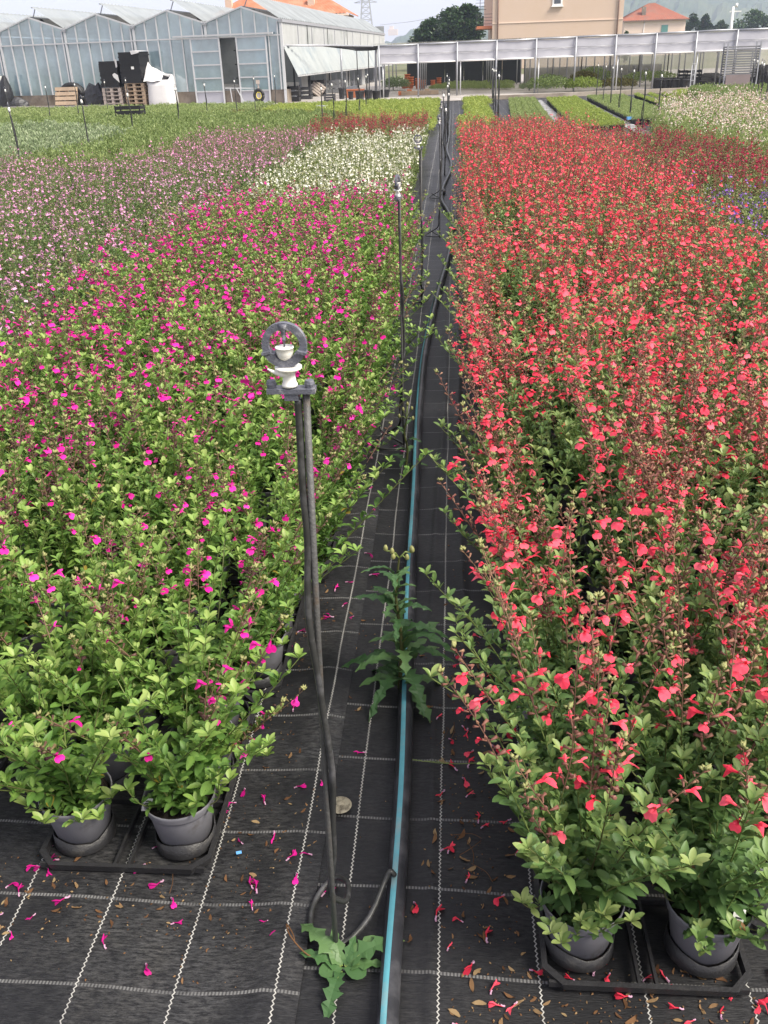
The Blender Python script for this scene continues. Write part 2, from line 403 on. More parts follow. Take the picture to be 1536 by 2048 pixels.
mb.quad((-1950, -90, -0.03), (2350, -90, -0.03), (2350, 2090, -0.03), (-1950, 2090, -0.03))
tag(obj('ground', mb.mesh('ground', 'grass_ground')), 'dry grassy ground running out to the hills', kind='structure')
yy = np.concatenate([np.arange(0.2, 4, 0.04), np.arange(4, 12, 0.2), np.arange(12, 37.6, 1.5)])
xr = np.concatenate([np.arange(-0.36, 0.2, 0.008), np.arange(0.2, 1.6, 0.035), np.arange(1.7, 16, 0.6)])
tag(sheet('ground_cloth', xr, yy, hz, 'cloth_right'), 'black woven ground cover with white stitched lines under the pipe')
xl = np.concatenate([np.arange(-24, -2, 0.8), np.arange(-2.0, -0.28, 0.035)])
def hzl(X, Y):
    e = np.clip((X+0.40)/0.10, 0, 1)
    return hz(X, Y)+0.005+0.010*np.sin(e*math.pi)*(0.6+0.4*np.sin(Y*7))
tag(sheet('ground_cloth', xl, yy, hzl, 'cloth_left'), 'black woven ground cover left of the path with dusty squares')
mb = MB()
mb.add([(-30, 39.6, 0.02), (-6.4, 35.6, 0.02), (1.6, 37.0, 0.02), (3.3, 38.0, 0.02), (20, 40.0, 0.02), (24, 75, 0.02), (-42, 75, 0.02)], [(0, 1, 2, 3, 4, 5, 6)])
tag(obj('concrete_path', mb.mesh('concrete_path', 'concrete')), 'pale concrete service path in front of the greenhouse', kind='structure')
mb = MB(); mb.beam((1.2, 36.9, 0.06), (9.6, 39.0, 0.06), 0.25, 0.16)
tag(obj('kerb', mb.mesh('kerb', 'kerb')), 'low concrete kerb along the shade house path', kind='structure')

# ------------------------------------------------------------------ plant meshes
class TM:
    """triangles collected as arrays"""
    def __init__(s): s.V = []; s.F = []; s.M = []; s.A = []; s.n = 0
    def add(s, V, F, mi, a):
        V = np.asarray(V, float); F = np.asarray(F, int)
        s.V.append(V); s.F.append(F+s.n); s.M.append(np.full(len(F), mi)); s.A.append(np.full(len(V), a) if np.isscalar(a) else np.asarray(a)); s.n += len(V)
    def many(s, T, tf, mi):
        """template T=(V,F) placed at each (pos, M, scale, rnd)"""
        if not tf: return
        P = np.array([t[0] for t in tf]); M = np.array([t[1] for t in tf]); S_ = np.array([t[2] for t in tf]); A = np.array([t[3] for t in tf])
        V = np.einsum('vi,kji->kvj', T[0], M)*S_[:, None, None]+P[:, None, :]
        k, nv = V.shape[:2]
        F = (T[1][None]+(np.arange(k)*nv)[:, None, None]).reshape(-1, 3)
        s.V.append(V.reshape(-1, 3)); s.F.append(F+s.n); s.M.append(np.full(len(F), mi)); s.A.append((A[:, None]+T[2][None, :]).ravel() if len(T) > 2 else np.repeat(A, nv)); s.n += k*nv
    def tube(s, P, rad, n, mi, a):
        b = MB(); b.tube(P, rad, n, 0, False)
        F = []
        for q in b.F: F += [(q[0], q[1], q[2]), (q[0], q[2], q[3])]
        s.add(b.V, F, mi, a)
    def mesh(s, name, mats, smooth=True):
        me = bpy.data.meshes.new(name)
        V = np.concatenate(s.V); F = np.concatenate(s.F); M = np.concatenate(s.M); A = np.concatenate(s.A)
        me.vertices.add(len(V)); me.vertices.foreach_set('co', V.ravel())
        me.loops.add(len(F)*3); me.loops.foreach_set('vertex_index', F.ravel().astype(np.int32))
        me.polygons.add(len(F)); me.polygons.foreach_set('loop_start', np.arange(len(F), dtype=np.int32)*3)
        me.polygons.foreach_set('loop_total', np.full(len(F), 3, np.int32))
        for m in mats: me.materials.append(MATS[m])
        me.polygons.foreach_set('material_index', M.astype(np.int32))
        me.polygons.foreach_set('use_smooth', np.full(len(F), smooth))
        me.update(calc_edges=True)
        at = me.attributes.new('rnd', 'FLOAT', 'POINT'); at.data.foreach_set('value', A.astype(np.float32))
        return me
def leaf_template(rows, wid, ratio, curl, fold):
    V = []; F = []
    for i, (t, wd) in enumerate(zip(rows, wid)):
        for j in (-1, 0, 1):
            V.append((t, j*wd*ratio, -curl*t*t+fold*abs(j)*wd*ratio))
    for i in range(len(rows)-1):
        for j in (0, 1):
            a = i*3+j; F += [(a, a+1, a+4), (a, a+4, a+3)]
    return np.array(V), np.array(F), np.array([0.09 if i % 3 == 1 else -0.04 for i in range(len(V))])
LEAF = {
    'near': leaf_template([0, 0.12, 0.32, 0.55, 0.78, 0.93, 1], [0.05, 0.12, 0.72, 1.0, 0.86, 0.48, 0.04], 0.215, 0.22, 0.42),
    'near2': leaf_template([0, 0.12, 0.32, 0.55, 0.78, 0.93, 1], [0.05, 0.15, 0.80, 1.0, 0.80, 0.42, 0.04], 0.185, 0.36, 0.55),
    'near3': leaf_template([0, 0.10, 0.32, 0.58, 0.80, 0.95, 1], [0.05, 0.14, 0.66, 1.0, 0.92, 0.52, 0.04], 0.235, 0.08, 0.30),
    'mid': leaf_template([0, 0.3, 0.72, 1], [0.06, 0.85, 0.9, 0.05], 0.22, 0.25, 0.45),
    'far': (np.array([(0, 0, 0), (0.55, -0.27, 0.08), (1, 0, -0.18), (0.55, 0.27, 0.08)], float), np.array([(0, 1, 2), (0, 2, 3)])),
}
def flower_template(lod):
    t = TM()
    if lod == 'far':
        V = np.array([(0, 0, 0), (0.6, 0.12, 0.22), (1.0, 0, 0.28), (0.6, -0.12, 0.22), (0.72, -0.42, -0.22), (1.0, 0, -0.50), (0.72, 0.42, -0.22), (0.5, 0, 0.02)])
        return V, np.array([(0, 1, 2), (0, 2, 3), (7, 4, 5), (7, 5, 6)])
    ang = np.arange(5)/5*2*math.pi
    for x, r in ((0, 0.05), (0.5, 0.11)):
        t.add(np.stack([np.full(5, x), r*np.cos(ang), 0.04*x+r*np.sin(ang)], 1), np.zeros((0, 3), int), 0, 0)
    F = [(i, (i+1) % 5, 5+(i+1) % 5) for i in range(5)]+[(i, 5+(i+1) % 5, 5+i) for i in range(5)]
    V = np.concatenate(t.V); n = len(V)
    hood = np.array([(0.45, -0.11, 0.06), (0.45, 0.11, 0.06), (0.72, -0.15, 0.20), (0.72, 0.15, 0.20), (0.70, 0, 0.31), (0.45, 0, 0.17), (1.02, 0, 0.27), (0.95, -0.08, 0.17), (0.95, 0.08, 0.17)])
    hf = [(0, 5, 4), (0, 4, 2), (5, 1, 3), (5, 3, 4), (2, 4, 6), (4, 3, 6), (2, 6, 7), (3, 8, 6)]
    lip = np.array([(0.42, 0, -0.06), (0.55, -0.16, -0.05), (0.55, 0.16, -0.05), (0.72, -0.42, -0.13), (0.72, 0.42, -0.13), (0.90, -0.46, -0.36), (0.90, 0.46, -0.36),
                    (1.0, -0.26, -0.55), (1.0, 0.26, -0.55), (0.97, 0, -0.46), (0.80, 0, -0.20)])
    lf = [(0, 1, 10), (0, 10, 2), (1, 3, 10), (2, 10, 4), (3, 5, 10), (4, 10, 6), (5, 7, 10), (6, 10, 8), (7, 9, 10), (8, 10, 9)]
    return np.concatenate([V, hood, lip]), np.array(F+[tuple(i+n for i in q) for q in hf]+[tuple(i+n+9 for i in q) for q in lf])
def with_throat_shading(T):
    V = T[0]; return V, T[1], np.where(V[:, 0] < 0.5, -0.22, np.where(V[:, 0] > 0.9, 0.12, 0.0))  # shading put into the petal colour: throat darker, lobe ends lighter
FLOW = {'near': flower_template('near'), 'mid': flower_template('near'), 'far': flower_template('far')}
for _k in ('near', 'mid'): FLOW[_k] = with_throat_shading(FLOW[_k])
_a = np.arange(5)/5*2*math.pi
CALYX = (np.concatenate([np.stack([np.zeros(5), 0.10*np.cos(_a), 0.10*np.sin(_a)], 1), np.stack([np.ones(5), 0.26*np.cos(_a), 0.26*np.sin(_a)], 1), [[0.75, 0, 0]]]),
         np.array([(i, (i+1) % 5, 5+(i+1) % 5) for i in range(5)]+[(i, 5+(i+1) % 5, 5+i) for i in range(5)]+[(10, 5+i, 5+(i+1) % 5) for i in range(5)]))
CALYXF = (np.array([(0, 0, 0.08), (0, 0, -0.08), (1, 0.26, 0), (1, -0.26, 0)], float), np.array([(0, 2, 3), (1, 3, 2)]))
BUD = (np.array([(0, 0, 0), (0.45, 0.3, 0), (0.45, -0.15, 0.26), (0.45, -0.15, -0.26), (1, 0, 0)], float), np.array([(0, 1, 2), (0, 2, 3), (0, 3, 1), (4, 2, 1), (4, 3, 2), (4, 1, 3)]))

def frame(d, upv=(0, 0, 1), roll=0.0):
    """columns x=d, y=side, z=normal"""
    d = np.asarray(d, float); d = d/np.linalg.norm(d)
    s = np.cross(upv, d); L = np.linalg.norm(s)
    s = s/L if L > 1e-4 else np.array([0, 1.0, 0])
    n = np.cross(d, s)
    if roll: s, n = s*math.cos(roll)+n*math.sin(roll), n*math.cos(roll)-s*math.sin(roll)
    return np.stack([d, s, n], 1)
def grow(seed, stems=9, H=0.40, leaf=0.036, spread=0.30, spike=0.16, pfl=0.5, flw=0.030, node=0.032, lean=(0, 0), fprob=0.35, base=0.03, skirt=5, axil=2, sprawl=()):
    """one bushy salvia: returns stem paths, spike paths and the placed leaves, calyces, flowers and buds"""
    g = np.random.default_rng(seed)
    out = dict(stems=[], spikes=[], leaves=[], calyx=[], flowers=[], buds=[])
    lst = [None]*stems+[(g.uniform(0, 6.28), g.uniform(0.07, 0.13), g.uniform(0.03, 0.10), False) for _ in range(skirt)]+list(sprawl)
    for k, spec in enumerate(lst):
        az = g.uniform(0, 2*math.pi); fl = g.random() < pfl
        h = H*g.uniform(0.58, 1.08)*(1.0 if k else 1.08)
        sp = spread*math.sqrt(g.random())
        dh = np.array([math.cos(az), math.sin(az)])*sp*h+np.array(lean)*h*g.uniform(0.5, 1.2)
        if spec is not None: az, dh, h, fl = spec[0], np.array([math.cos(spec[0]), math.sin(spec[0])])*spec[1], spec[2], spec[3]
        b0 = np.array([math.cos(az)*base*g.random(), math.sin(az)*base*g.random(), 0.0])
        tot = h+(spike*g.uniform(0.7, 1.3) if fl else 0)
        jig = g.normal(0, 0.012, 4)
        def pos(t):
            e = 1.25 if spec is None else 0.8
            return b0+np.array([dh[0]*t**e+jig[0]*math.sin(t*5+jig[2]*99), dh[1]*t**e+jig[1]*math.sin(t*4+jig[3]*99), tot*(t if spec is None else t**1.6)])
        ts = np.linspace(0, 1, 9); P = np.array([pos(t) for t in ts])
        L = np.linalg.norm(np.diff(P, axis=0), axis=1).sum()
        tl = h/tot if fl else 1.0
        rs = g.uniform(0.2, 0.9)
        out['stems'].append((P[ts <= tl+0.06] if fl else P, 0.0019, rs))
        az0 = g.uniform(0, math.pi)
        nn = max(3, int(L*tl/node)); 
        for i in range(nn):
            t = (0.10+0.90*(i+g.uniform(-0.2, 0.2))/nn)*tl; t = min(max(t, 0.05), tl)
            p = pos(t); tg = pos(min(t+0.04, 1))-pos(max(t-0.04, 0)); tg /= np.linalg.norm(tg)
            a = az0+(i % 2)*math.pi/2+g.uniform(-0.4, 0.4)
            u = i/nn; size = leaf*((1.16-0.40*u) if spec is None else (1.0-0.4*u))*g.uniform(0.72, 1.15)
            for sgn in (0, math.pi):
                el = g.uniform(-0.05, 0.70)+0.55*u-0.05
                d = np.array([math.cos(a+sgn)*math.cos(el), math.sin(a+sgn)*math.cos(el), math.sin(el)])+tg*0.15
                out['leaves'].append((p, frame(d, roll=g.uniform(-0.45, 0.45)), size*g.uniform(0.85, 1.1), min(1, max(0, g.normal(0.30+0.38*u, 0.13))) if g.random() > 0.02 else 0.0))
                for q in range(axil if g.random() < 0.8 else 1):
                    aa = a+sgn+g.uniform(-1.0, 1.0); ee = el+g.uniform(0.1, 0.8)
                    d2 = np.array([math.cos(aa)*math.cos(ee), math.sin(aa)*math.cos(ee), math.sin(ee)])
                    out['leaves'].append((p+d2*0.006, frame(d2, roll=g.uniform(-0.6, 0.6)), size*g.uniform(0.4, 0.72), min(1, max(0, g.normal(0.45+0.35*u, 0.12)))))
        tip = pos(tl)
        if not fl:
            for q in range(6):
                a = q*2.4; el = g.uniform(0.6, 1.25)
                d = np.array([math.cos(a)*math.cos(el), math.sin(a)*math.cos(el), math.sin(el)])
                out['leaves'].append((tip, frame(d), leaf*g.uniform(0.45, 0.85), min(1, g.uniform(0.7, 0.98))))
        else:
            tt = np.linspace(tl, 1, 5); out['spikes'].append((np.array([pos(t) for t in tt]), 0.0013, g.uniform(0.1, 0.8)))
            sl_ = (1-tl)*tot; n2 = max(3, int(sl_/0.016))
            for i in range(n2):
                t = tl+(1-tl)*(i+0.4)/n2; p = pos(t); a = az0+(i % 2)*math.pi/2+g.uniform(-0.3, 0.3); v = i/n2
                for sgn in (0, math.pi):
                    el = g.uniform(0.25, 0.8)
                    d = np.array([math.cos(a+sgn)*math.cos(el), math.sin(a+sgn)*math.cos(el), math.sin(el)])
                    cl = 0.0145*(1-0.40*v)*g.uniform(0.8, 1.2)
                    q = p+d*0.004
                    out['calyx'].append((q, frame(d), cl, min(1, max(0, g.normal(0.25+0.4*v, 0.2)))))
                    if g.random() < fprob*(1.25-v):
                        a2 = a+sgn+g.uniform(-0.3, 0.3); e2 = g.uniform(-0.15, 0.45)
                        d2 = np.array([math.cos(a2)*math.cos(e2), math.sin(a2)*math.cos(e2), math.sin(e2)])
                        big = g.random() < 0.60
                        out['flowers'].append((q+d*cl*0.6, frame(d2, roll=g.uniform(-0.4, 0.4)), flw*(g.uniform(0.75, 1.15) if big else g.uniform(0.35, 0.55)), min(1, max(0, g.normal(0.55, 0.2) if big else g.normal(0.08, 0.08)))))
            for q in range(8):
                d = np.array([g.normal(0, 0.6), g.normal(0, 0.6), 1.0])
                out['buds'].append((tip*0+pos(1.0), frame(d), g.uniform(0.009, 0.016), g.random()))
    return out
def bake(pl, lod, mats, name, what=('stems', 'leaves', 'flowers'), z=0.0):
    """mats: leaf, stem, spike stem, calyx, petal, bud"""
    t = TM(); T = LEAF['near' if lod == 'near' else lod]
    sides = 5 if lod == 'near' else 3
    if 'stems' in what:
        for P, r, a in pl['stems']: t.tube(P, np.linspace(r, r*0.55, len(P))*(1 if lod != 'far' else 1.5), sides, 1, a)
        for P, r, a in pl['spikes']: t.tube(P, np.linspace(r, r*0.6, len(P))*(1 if lod != 'far' else 1.7), sides, 2, a)
        t.many(CALYX if lod == 'near' else CALYXF, pl['calyx'] if lod != 'far' else pl['calyx'][::2], 3)
        t.many(BUD, pl['buds'] if lod != 'far' else pl['buds'][::3], 5)
    if 'leaves' in what:
        if lod == 'near':
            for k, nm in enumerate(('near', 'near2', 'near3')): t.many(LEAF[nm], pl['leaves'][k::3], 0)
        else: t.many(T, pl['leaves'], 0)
    if 'flowers' in what: t.many(FLOW[lod], pl['flowers'], 4)
    if z:
        for v in t.V: v[:, 2] += z
    return t.mesh(name, mats)
MAG = ['leaf_magenta', 'stem', 'stem_brown', 'calyx_magenta', 'petal_magenta', 'bud']
COR = ['leaf_coral', 'stem', 'stem_brown', 'calyx_coral', 'petal_coral', 'bud']
def kit(leaf, petal, calyx=None): return [leaf, 'stem', 'stem' if calyx is None else 'stem_brown', calyx or leaf, petal, 'bud']

# pot, soil, tray ---------------------------------------------------
POT_H, POT_R = 0.128, 0.080
def pot_mesh(n=28, name='pot'):
    b = MB()
    b.lathe([(0.052, 0.002), (0.0575, 0.004), (0.071, 0.092), (0.073, 0.104), (0.0775, 0.108), (0.0785, 0.112), (POT_R, 0.122), (0.0805, POT_H), (0.0785, POT_H+0.001), (0.0765, POT_H-0.003), (0.073, 0.104), (0.071, 0.09)], n)
    return b.mesh(name, 'pot', True)
def soil_mesh(n=24):
    b = MB(); g = np.random.default_rng(3)
    P = [(0, 0, 0.106)]; F = []
    for k, r in enumerate((0.025, 0.05, 0.0728)):
        for j in range(n):
            t = j/n*2*math.pi; P.append((r*math.cos(t), r*math.sin(t), 0.104+g.uniform(-0.004, 0.006)))
    F += [(0, 1+j, 1+(j+1) % n) for j in range(n)]
    for k in range(2): F += [(1+k*n+j, 1+(k+1)*n+j, 1+(k+1)*n+(j+1) % n, 1+k*n+(j+1) % n) for j in range(n)]
    b.add(P, F)
    for q in range(40):
        a, r = g.uniform(0, 6.28), 0.068*math.sqrt(g.random())
        b.box((r*math.cos(a), r*math.sin(a), 0.109), (g.uniform(0.003, 0.010), g.uniform(0.002, 0.005), 0.004), a*3, 0, (g.uniform(-.5, .5), g.uniform(-.5, .5), 0))
    return b.mesh('soil', 'soil')
POT, POT_LOW, SOIL = pot_mesh(), pot_mesh(12), soil_mesh()
TRW, TRL = 0.385, 0.60
SPOT = [(sx*0.119, sy*0.195) for sy in (-1, 0, 1) for sx in (-1, 1)]
def tray_parts():
    x, y, c = TRW/2, TRL/2, 0.035
    o8 = [(-x+c, -y), (x-c, -y), (x, -y+c), (x, y-c), (x-c, y), (-x+c, y), (-x, y-c), (-x, -y+c)]
    f = MB()
    for (sc_, z0, z1) in ((1.0, 0.002, 0.021),):
        P = []; n = 8
        for s_, z in ((1.0, z0), (1.02, z1), (0.965, z1), (0.95, z0)):
            for (a, b_) in o8: P.append((a*s_, b_*(1+(s_-1)*0.6), z))
        F = [(k*n+i, k*n+(i+1) % n, ((k+1) % 4)*n+(i+1) % n, ((k+1) % 4)*n+i) for k in range(4) for i in range(n)]
        f.add(P, F)
    rib = MB(); rib.box((0, 0, 0.009), (TRW*0.96, 0.006, 0.014))
    ribl = MB(); ribl.box((0, 0, 0.0092), (0.006, TRL*0.97, 0.014))
    cup = MB(); g = np.random.default_rng(11); n = 24; P = []
    hh = 0.038+0.006*np.sin(np.arange(n)/n*2*math.pi*3)+g.uniform(-0.002, 0.002, n)
    for ring in range(4):
        for j in range(n):
            t = j/n*2*math.pi; r = (0.0695, 0.0680, 0.0655, 0.064)[ring]; z = (0.003, hh[j], hh[j], 0.004)[ring]
            P.append((r*math.cos(t), r*math.sin(t), z))
    cup.add(P, [(k*n+j, k*n+(j+1) % n, (k+1)*n+(j+1) % n, (k+1)*n+j) for k in range(3) for j in range(n)])
    return f.mesh('frame', 'tray'), rib.mesh('rib', 'tray'), ribl.mesh('rib', 'tray'), cup.mesh('cup_ring', 'tray', True)
TRAY = tray_parts()
def make_tray(x, y, label, group):
    t = empty('plant_tray', (x, y, 0.014), label, 'tray', group)
    obj('frame', TRAY[0], t)
    for dy in (-0.195-0.0975, -0.0975, 0.0975, 0.195+0.0975-0.02): obj('rib', TRAY[1], t, (0, dy, 0))
    for dx in (-0.016, 0.016): obj('rib', TRAY[2], t, (dx, 0, 0))
    for sx, sy in SPOT: obj('cup_ring', TRAY[3], t, (sx, sy, 0), (0, 0, random.uniform(0, 6)))
    return t
Z0 = 0.022

LEAFM = {}
def leaf_meshes(mat):
    if mat not in LEAFM:
        LEAFM[mat] = []
        for nm in ('near', 'near2', 'near3'):
            for a in (0.12, 0.28, 0.42, 0.56, 0.70, 0.86):
                t = TM(); t.add(LEAF[nm][0], LEAF[nm][1], 0, a+LEAF[nm][2]); LEAFM[mat].append(t.mesh('leaf', [mat]))
    return LEAFM[mat]
FLOWM = {}
def flower_mesh(mat, a):
    k = (mat, min(3, int(a*4)))
    if k not in FLOWM:
        t = TM(); t.add(FLOW['near'][0], FLOW['near'][1], 0, (k[1]+0.5)/4+FLOW['near'][2]); FLOWM[k] = t.mesh('flower', [mat], False)
    return FLOWM[k]
def mat4(tf):
    M = Matrix(tf[1].tolist()).to_4x4() @ Matrix.Diagonal((tf[2], tf[2], tf[2], 1)); M.translation = Vector(tf[0]); return M
SOILZ = 0.104
def plant_thing(x, y, rz, pl, mats, label, group, level, scale=1.0, potl=True, cat='potted plant', meshes=None):
    which = 'magenta_flowered_salvia' if mats is MAG else 'coral_flowered_salvia'
    t = empty(which, (x, y, Z0), label, cat, group)
    if potl:
        obj('pot', POT if level else POT_LOW, t, (0, 0, 0), (0, 0, random.uniform(0, 6)))
        if level: obj('soil', SOIL, t, (0, 0, 0), (0, 0, random.uniform(0, 6)))
    up_ = (0, 0, SOILZ)
    st, lv, fl = meshes if meshes else (None, None, None)
    if level == 2:
        obj('stems', bake(pl, 'near', mats, 'stems', ('stems',)), t, up_, (0, 0, rz), scale)['kind'] = 'stuff'
        LM = leaf_meshes(mats[0]); base = Matrix.Translation(up_) @ Matrix.Rotation(rz, 4, 'Z') @ Matrix.Scale(scale, 4)
        L = sorted(pl['leaves'], key=lambda q: -q[2])
        for tf in L[:300]:
            o = bpy.data.objects.new('leaf', LM[random.randrange(3)*6+min(5, int(tf[3]*6))]); COL.objects.link(o); o.parent = t
            o.matrix_local = base @ mat4(tf)
        if len(L) > 300:
            tm = TM(); tm.many(LEAF['near'], L[300:], 0)
            obj('small_leaves', tm.mesh('small_leaves', [mats[0]]), t, up_, (0, 0, rz), scale)['kind'] = 'stuff'
        for tf in pl['flowers']:
            o = obj('flower', flower_mesh(mats[4], tf[3]), t); o.matrix_local = base @ mat4(tf)
    else:
        obj('foliage', lv, t, up_, (0, 0, rz), scale)['kind'] = 'stuff'
        if level == 1:
            base = Matrix.Translation(up_) @ Matrix.Rotation(rz, 4, 'Z') @ Matrix.Scale(scale, 4)
            for tf in pl['flowers']:
                o = obj('flower', flower_mesh(mats[4], tf[3]), t); o.matrix_local = base @ mat4(tf)
        else: obj('flowers', fl, t, up_, (0, 0, rz), scale)['kind'] = 'stuff'
    return t
def plant_single(name, me, x, y, label, cat, group, s=1.0, z=Z0):
    o = bpy.data.objects.new(name, me); COL.objects.link(o)
    o.location = (x, y, z); o.rotation_euler = (0, 0, random.uniform(0, 6.28)); o.scale = (s, s, s*random.uniform(0.92, 1.1))
    return tag(o, label, cat, group)

# instanced masses --------------------------------------------------
def stuff(name, pts, rots, scl, idx, sources, label, cat):
    """one object: the source meshes set on every point"""
    col = bpy.data.collections.new(name+'_sources')
    for i, me in enumerate(sources):
        col.objects.link(bpy.data.objects.new('%s_source_%02d' % (name, i), me))
    me = bpy.data.meshes.new(name); me.from_pydata([tuple(map(float, p)) for p in pts], [], [])
    a = me.attributes.new('rz', 'FLOAT', 'POINT'); a.data.foreach_set('value', np.array(rots, np.float32))
    a = me.attributes.new('sz', 'FLOAT', 'POINT'); a.data.foreach_set('value', np.array(scl, np.float32))
    a = me.attributes.new('pick', 'INT', 'POINT'); a.data.foreach_set('value', np.array(idx, np.int32))
    o = obj(name, me); tag(o, label, cat, None, 'stuff')
    g = bpy.data.node_groups.new(name, 'GeometryNodeTree')
    g.interface.new_socket('Geometry', in_out='INPUT', socket_type='NodeSocketGeometry')
    g.interface.new_socket('Geometry', in_out='OUTPUT', socket_type='NodeSocketGeometry')
    gi = g.nodes.new('NodeGroupInput'); go = g.nodes.new('NodeGroupOutput')
    ip = g.nodes.new('GeometryNodeInstanceOnPoints'); ci = g.nodes.new('GeometryNodeCollectionInfo')
    ci.inputs['Collection'].default_value = col; ci.inputs['Separate Children'].default_value = True; ci.inputs['Reset Children'].default_value = True
    def na(k, dt):
        n = g.nodes.new('GeometryNodeInputNamedAttribute'); n.data_type = dt; n.inputs[0].default_value = k; return n.outputs[0]
    cx = g.nodes.new('ShaderNodeCombineXYZ'); g.links.new(na('rz', 'FLOAT'), cx.inputs[2])
    ip.inputs['Pick Instance'].default_value = True
    g.links.new(gi.outputs[0], ip.inputs['Points']); g.links.new(ci.outputs[0], ip.inputs['Instance'])
    g.links.new(na('pick', 'INT'), ip.inputs['Instance Index']); g.links.new(na('sz', 'FLOAT'), ip.inputs['Scale'])
    er = g.nodes.new('FunctionNodeEulerToRotation'); g.links.new(cx.outputs[0], er.inputs[0]); g.links.new(er.outputs[0], ip.inputs['Rotation'])
    g.links.new(ip.outputs[0], go.inputs[0])
    md = o.modifiers.new('scatter', 'NODES'); md.node_group = g
    return o
def inpoly(x, y, P):
    c = False; n = len(P)
    for i in range(n):
        (x1, y1), (x2, y2) = P[i], P[(i+1) % n]
        if (y1 > y) != (y2 > y) and x < (x2-x1)*(y-y1)/(y2-y1)+x1: c = not c
    return c
def fill(poly, step, jit=0.3, zt=0.4, margin=120):
    """planting grid inside a plot, only where the camera or a step beside it could see"""
    xs = [p[0] for p in poly]; ys = [p[1] for p in poly]; out = []
    for y in np.arange(min(ys)+step/2, max(ys), step):
        for x in np.arange(min(xs)+step/2, max(xs), step):
            a, b = x+random.uniform(-jit, jit)*step, y+random.uniform(-jit, jit)*step
            if inpoly(x, y, poly) and inview(a, b, zt, margin): out.append((a, b))
    return out
def rect(x0, x1, y0, y1): return [(x0, y0), (x1, y0), (x1, y1), (x0, y1)]
def bed(name, poly, step, meshes, label, cat, group, stufflabel, cap=300, s=(0.85, 1.15), zt=0.4, z=Z0, jit=0.3):
    P = sorted(fill(poly, step, jit, zt), key=lambda p: p[0]**2+p[1]**2)
    if cap:
        for (x, y) in P[:cap]: plant_single(name, random.choice(meshes), x, y, label, cat, group, random.uniform(*s), z)
    Q = P[cap:]
    if Q: stuff(name+'_mass', [(x, y, z) for x, y in Q], [random.uniform(0, 6.28) for _ in Q], [random.uniform(*s) for _ in Q], [random.randrange(len(meshes)) for _ in Q], meshes, stufflabel, cat)

# ------------------------------------------------------------------ the salvia beds beside the path
def variants(n, seed0, mats, lod, tag_, joined, **kw):
    out = []
    for i in range(n):
        pl = grow(seed0+i, **kw)
        if joined: out.append(bake(pl, lod, mats, tag_))
        else: out.append((pl, (None, bake(pl, lod, mats, 'foliage', ('stems', 'leaves')), bake(pl, lod, mats, 'flowers', ('flowers',)) if pl['flowers'] else None)))
    return out
MAGP = dict(stems=19, H=0.41, leaf=0.040, spread=0.60, spike=0.11, pfl=0.32, flw=0.025, fprob=0.19)
CORP = dict(stems=18, H=0.42, leaf=0.039, spread=0.60, spike=0.19, pfl=0.48, flw=0.0285, fprob=0.21)
mag_near = variants(5, 100, MAG, 'near', '', False, **MAGP)
mag_mid = variants(6, 120, MAG, 'mid', '', False, **{**MAGP, 'pfl': 0.40, 'fprob': 0.24, 'flw': 0.027, 'axil': 1, 'skirt': 2})
cor_near = variants(5, 200, COR, 'near', '', False, **CORP)
cor_mid = variants(6, 220, COR, 'mid', '', False, **{**CORP, 'fprob': 0.25, 'flw': 0.0285, 'pfl': 0.52, 'axil': 1, 'skirt': 2})
cor_far = variants(4, 240, COR, 'far', 'potted_salvia', True, **{**CORP, 'fprob': 0.30, 'pfl': 0.60, 'axil': 0, 'leaf': 0.044, 'flw': 0.031, 'skirt': 0})
mag_edge = variants(4, 140, MAG, 'near', '', False, **{**MAGP, 'lean': (0.26, 0.0), 'H': 0.38, 'spread': 0.68, 'stems': 21, 'skirt': 12})
cor_edge = variants(4, 260, COR, 'near', '', False, **{**CORP, 'lean': (-0.26, 0.0), 'H': 0.40, 'spread': 0.58, 'stems': 19})

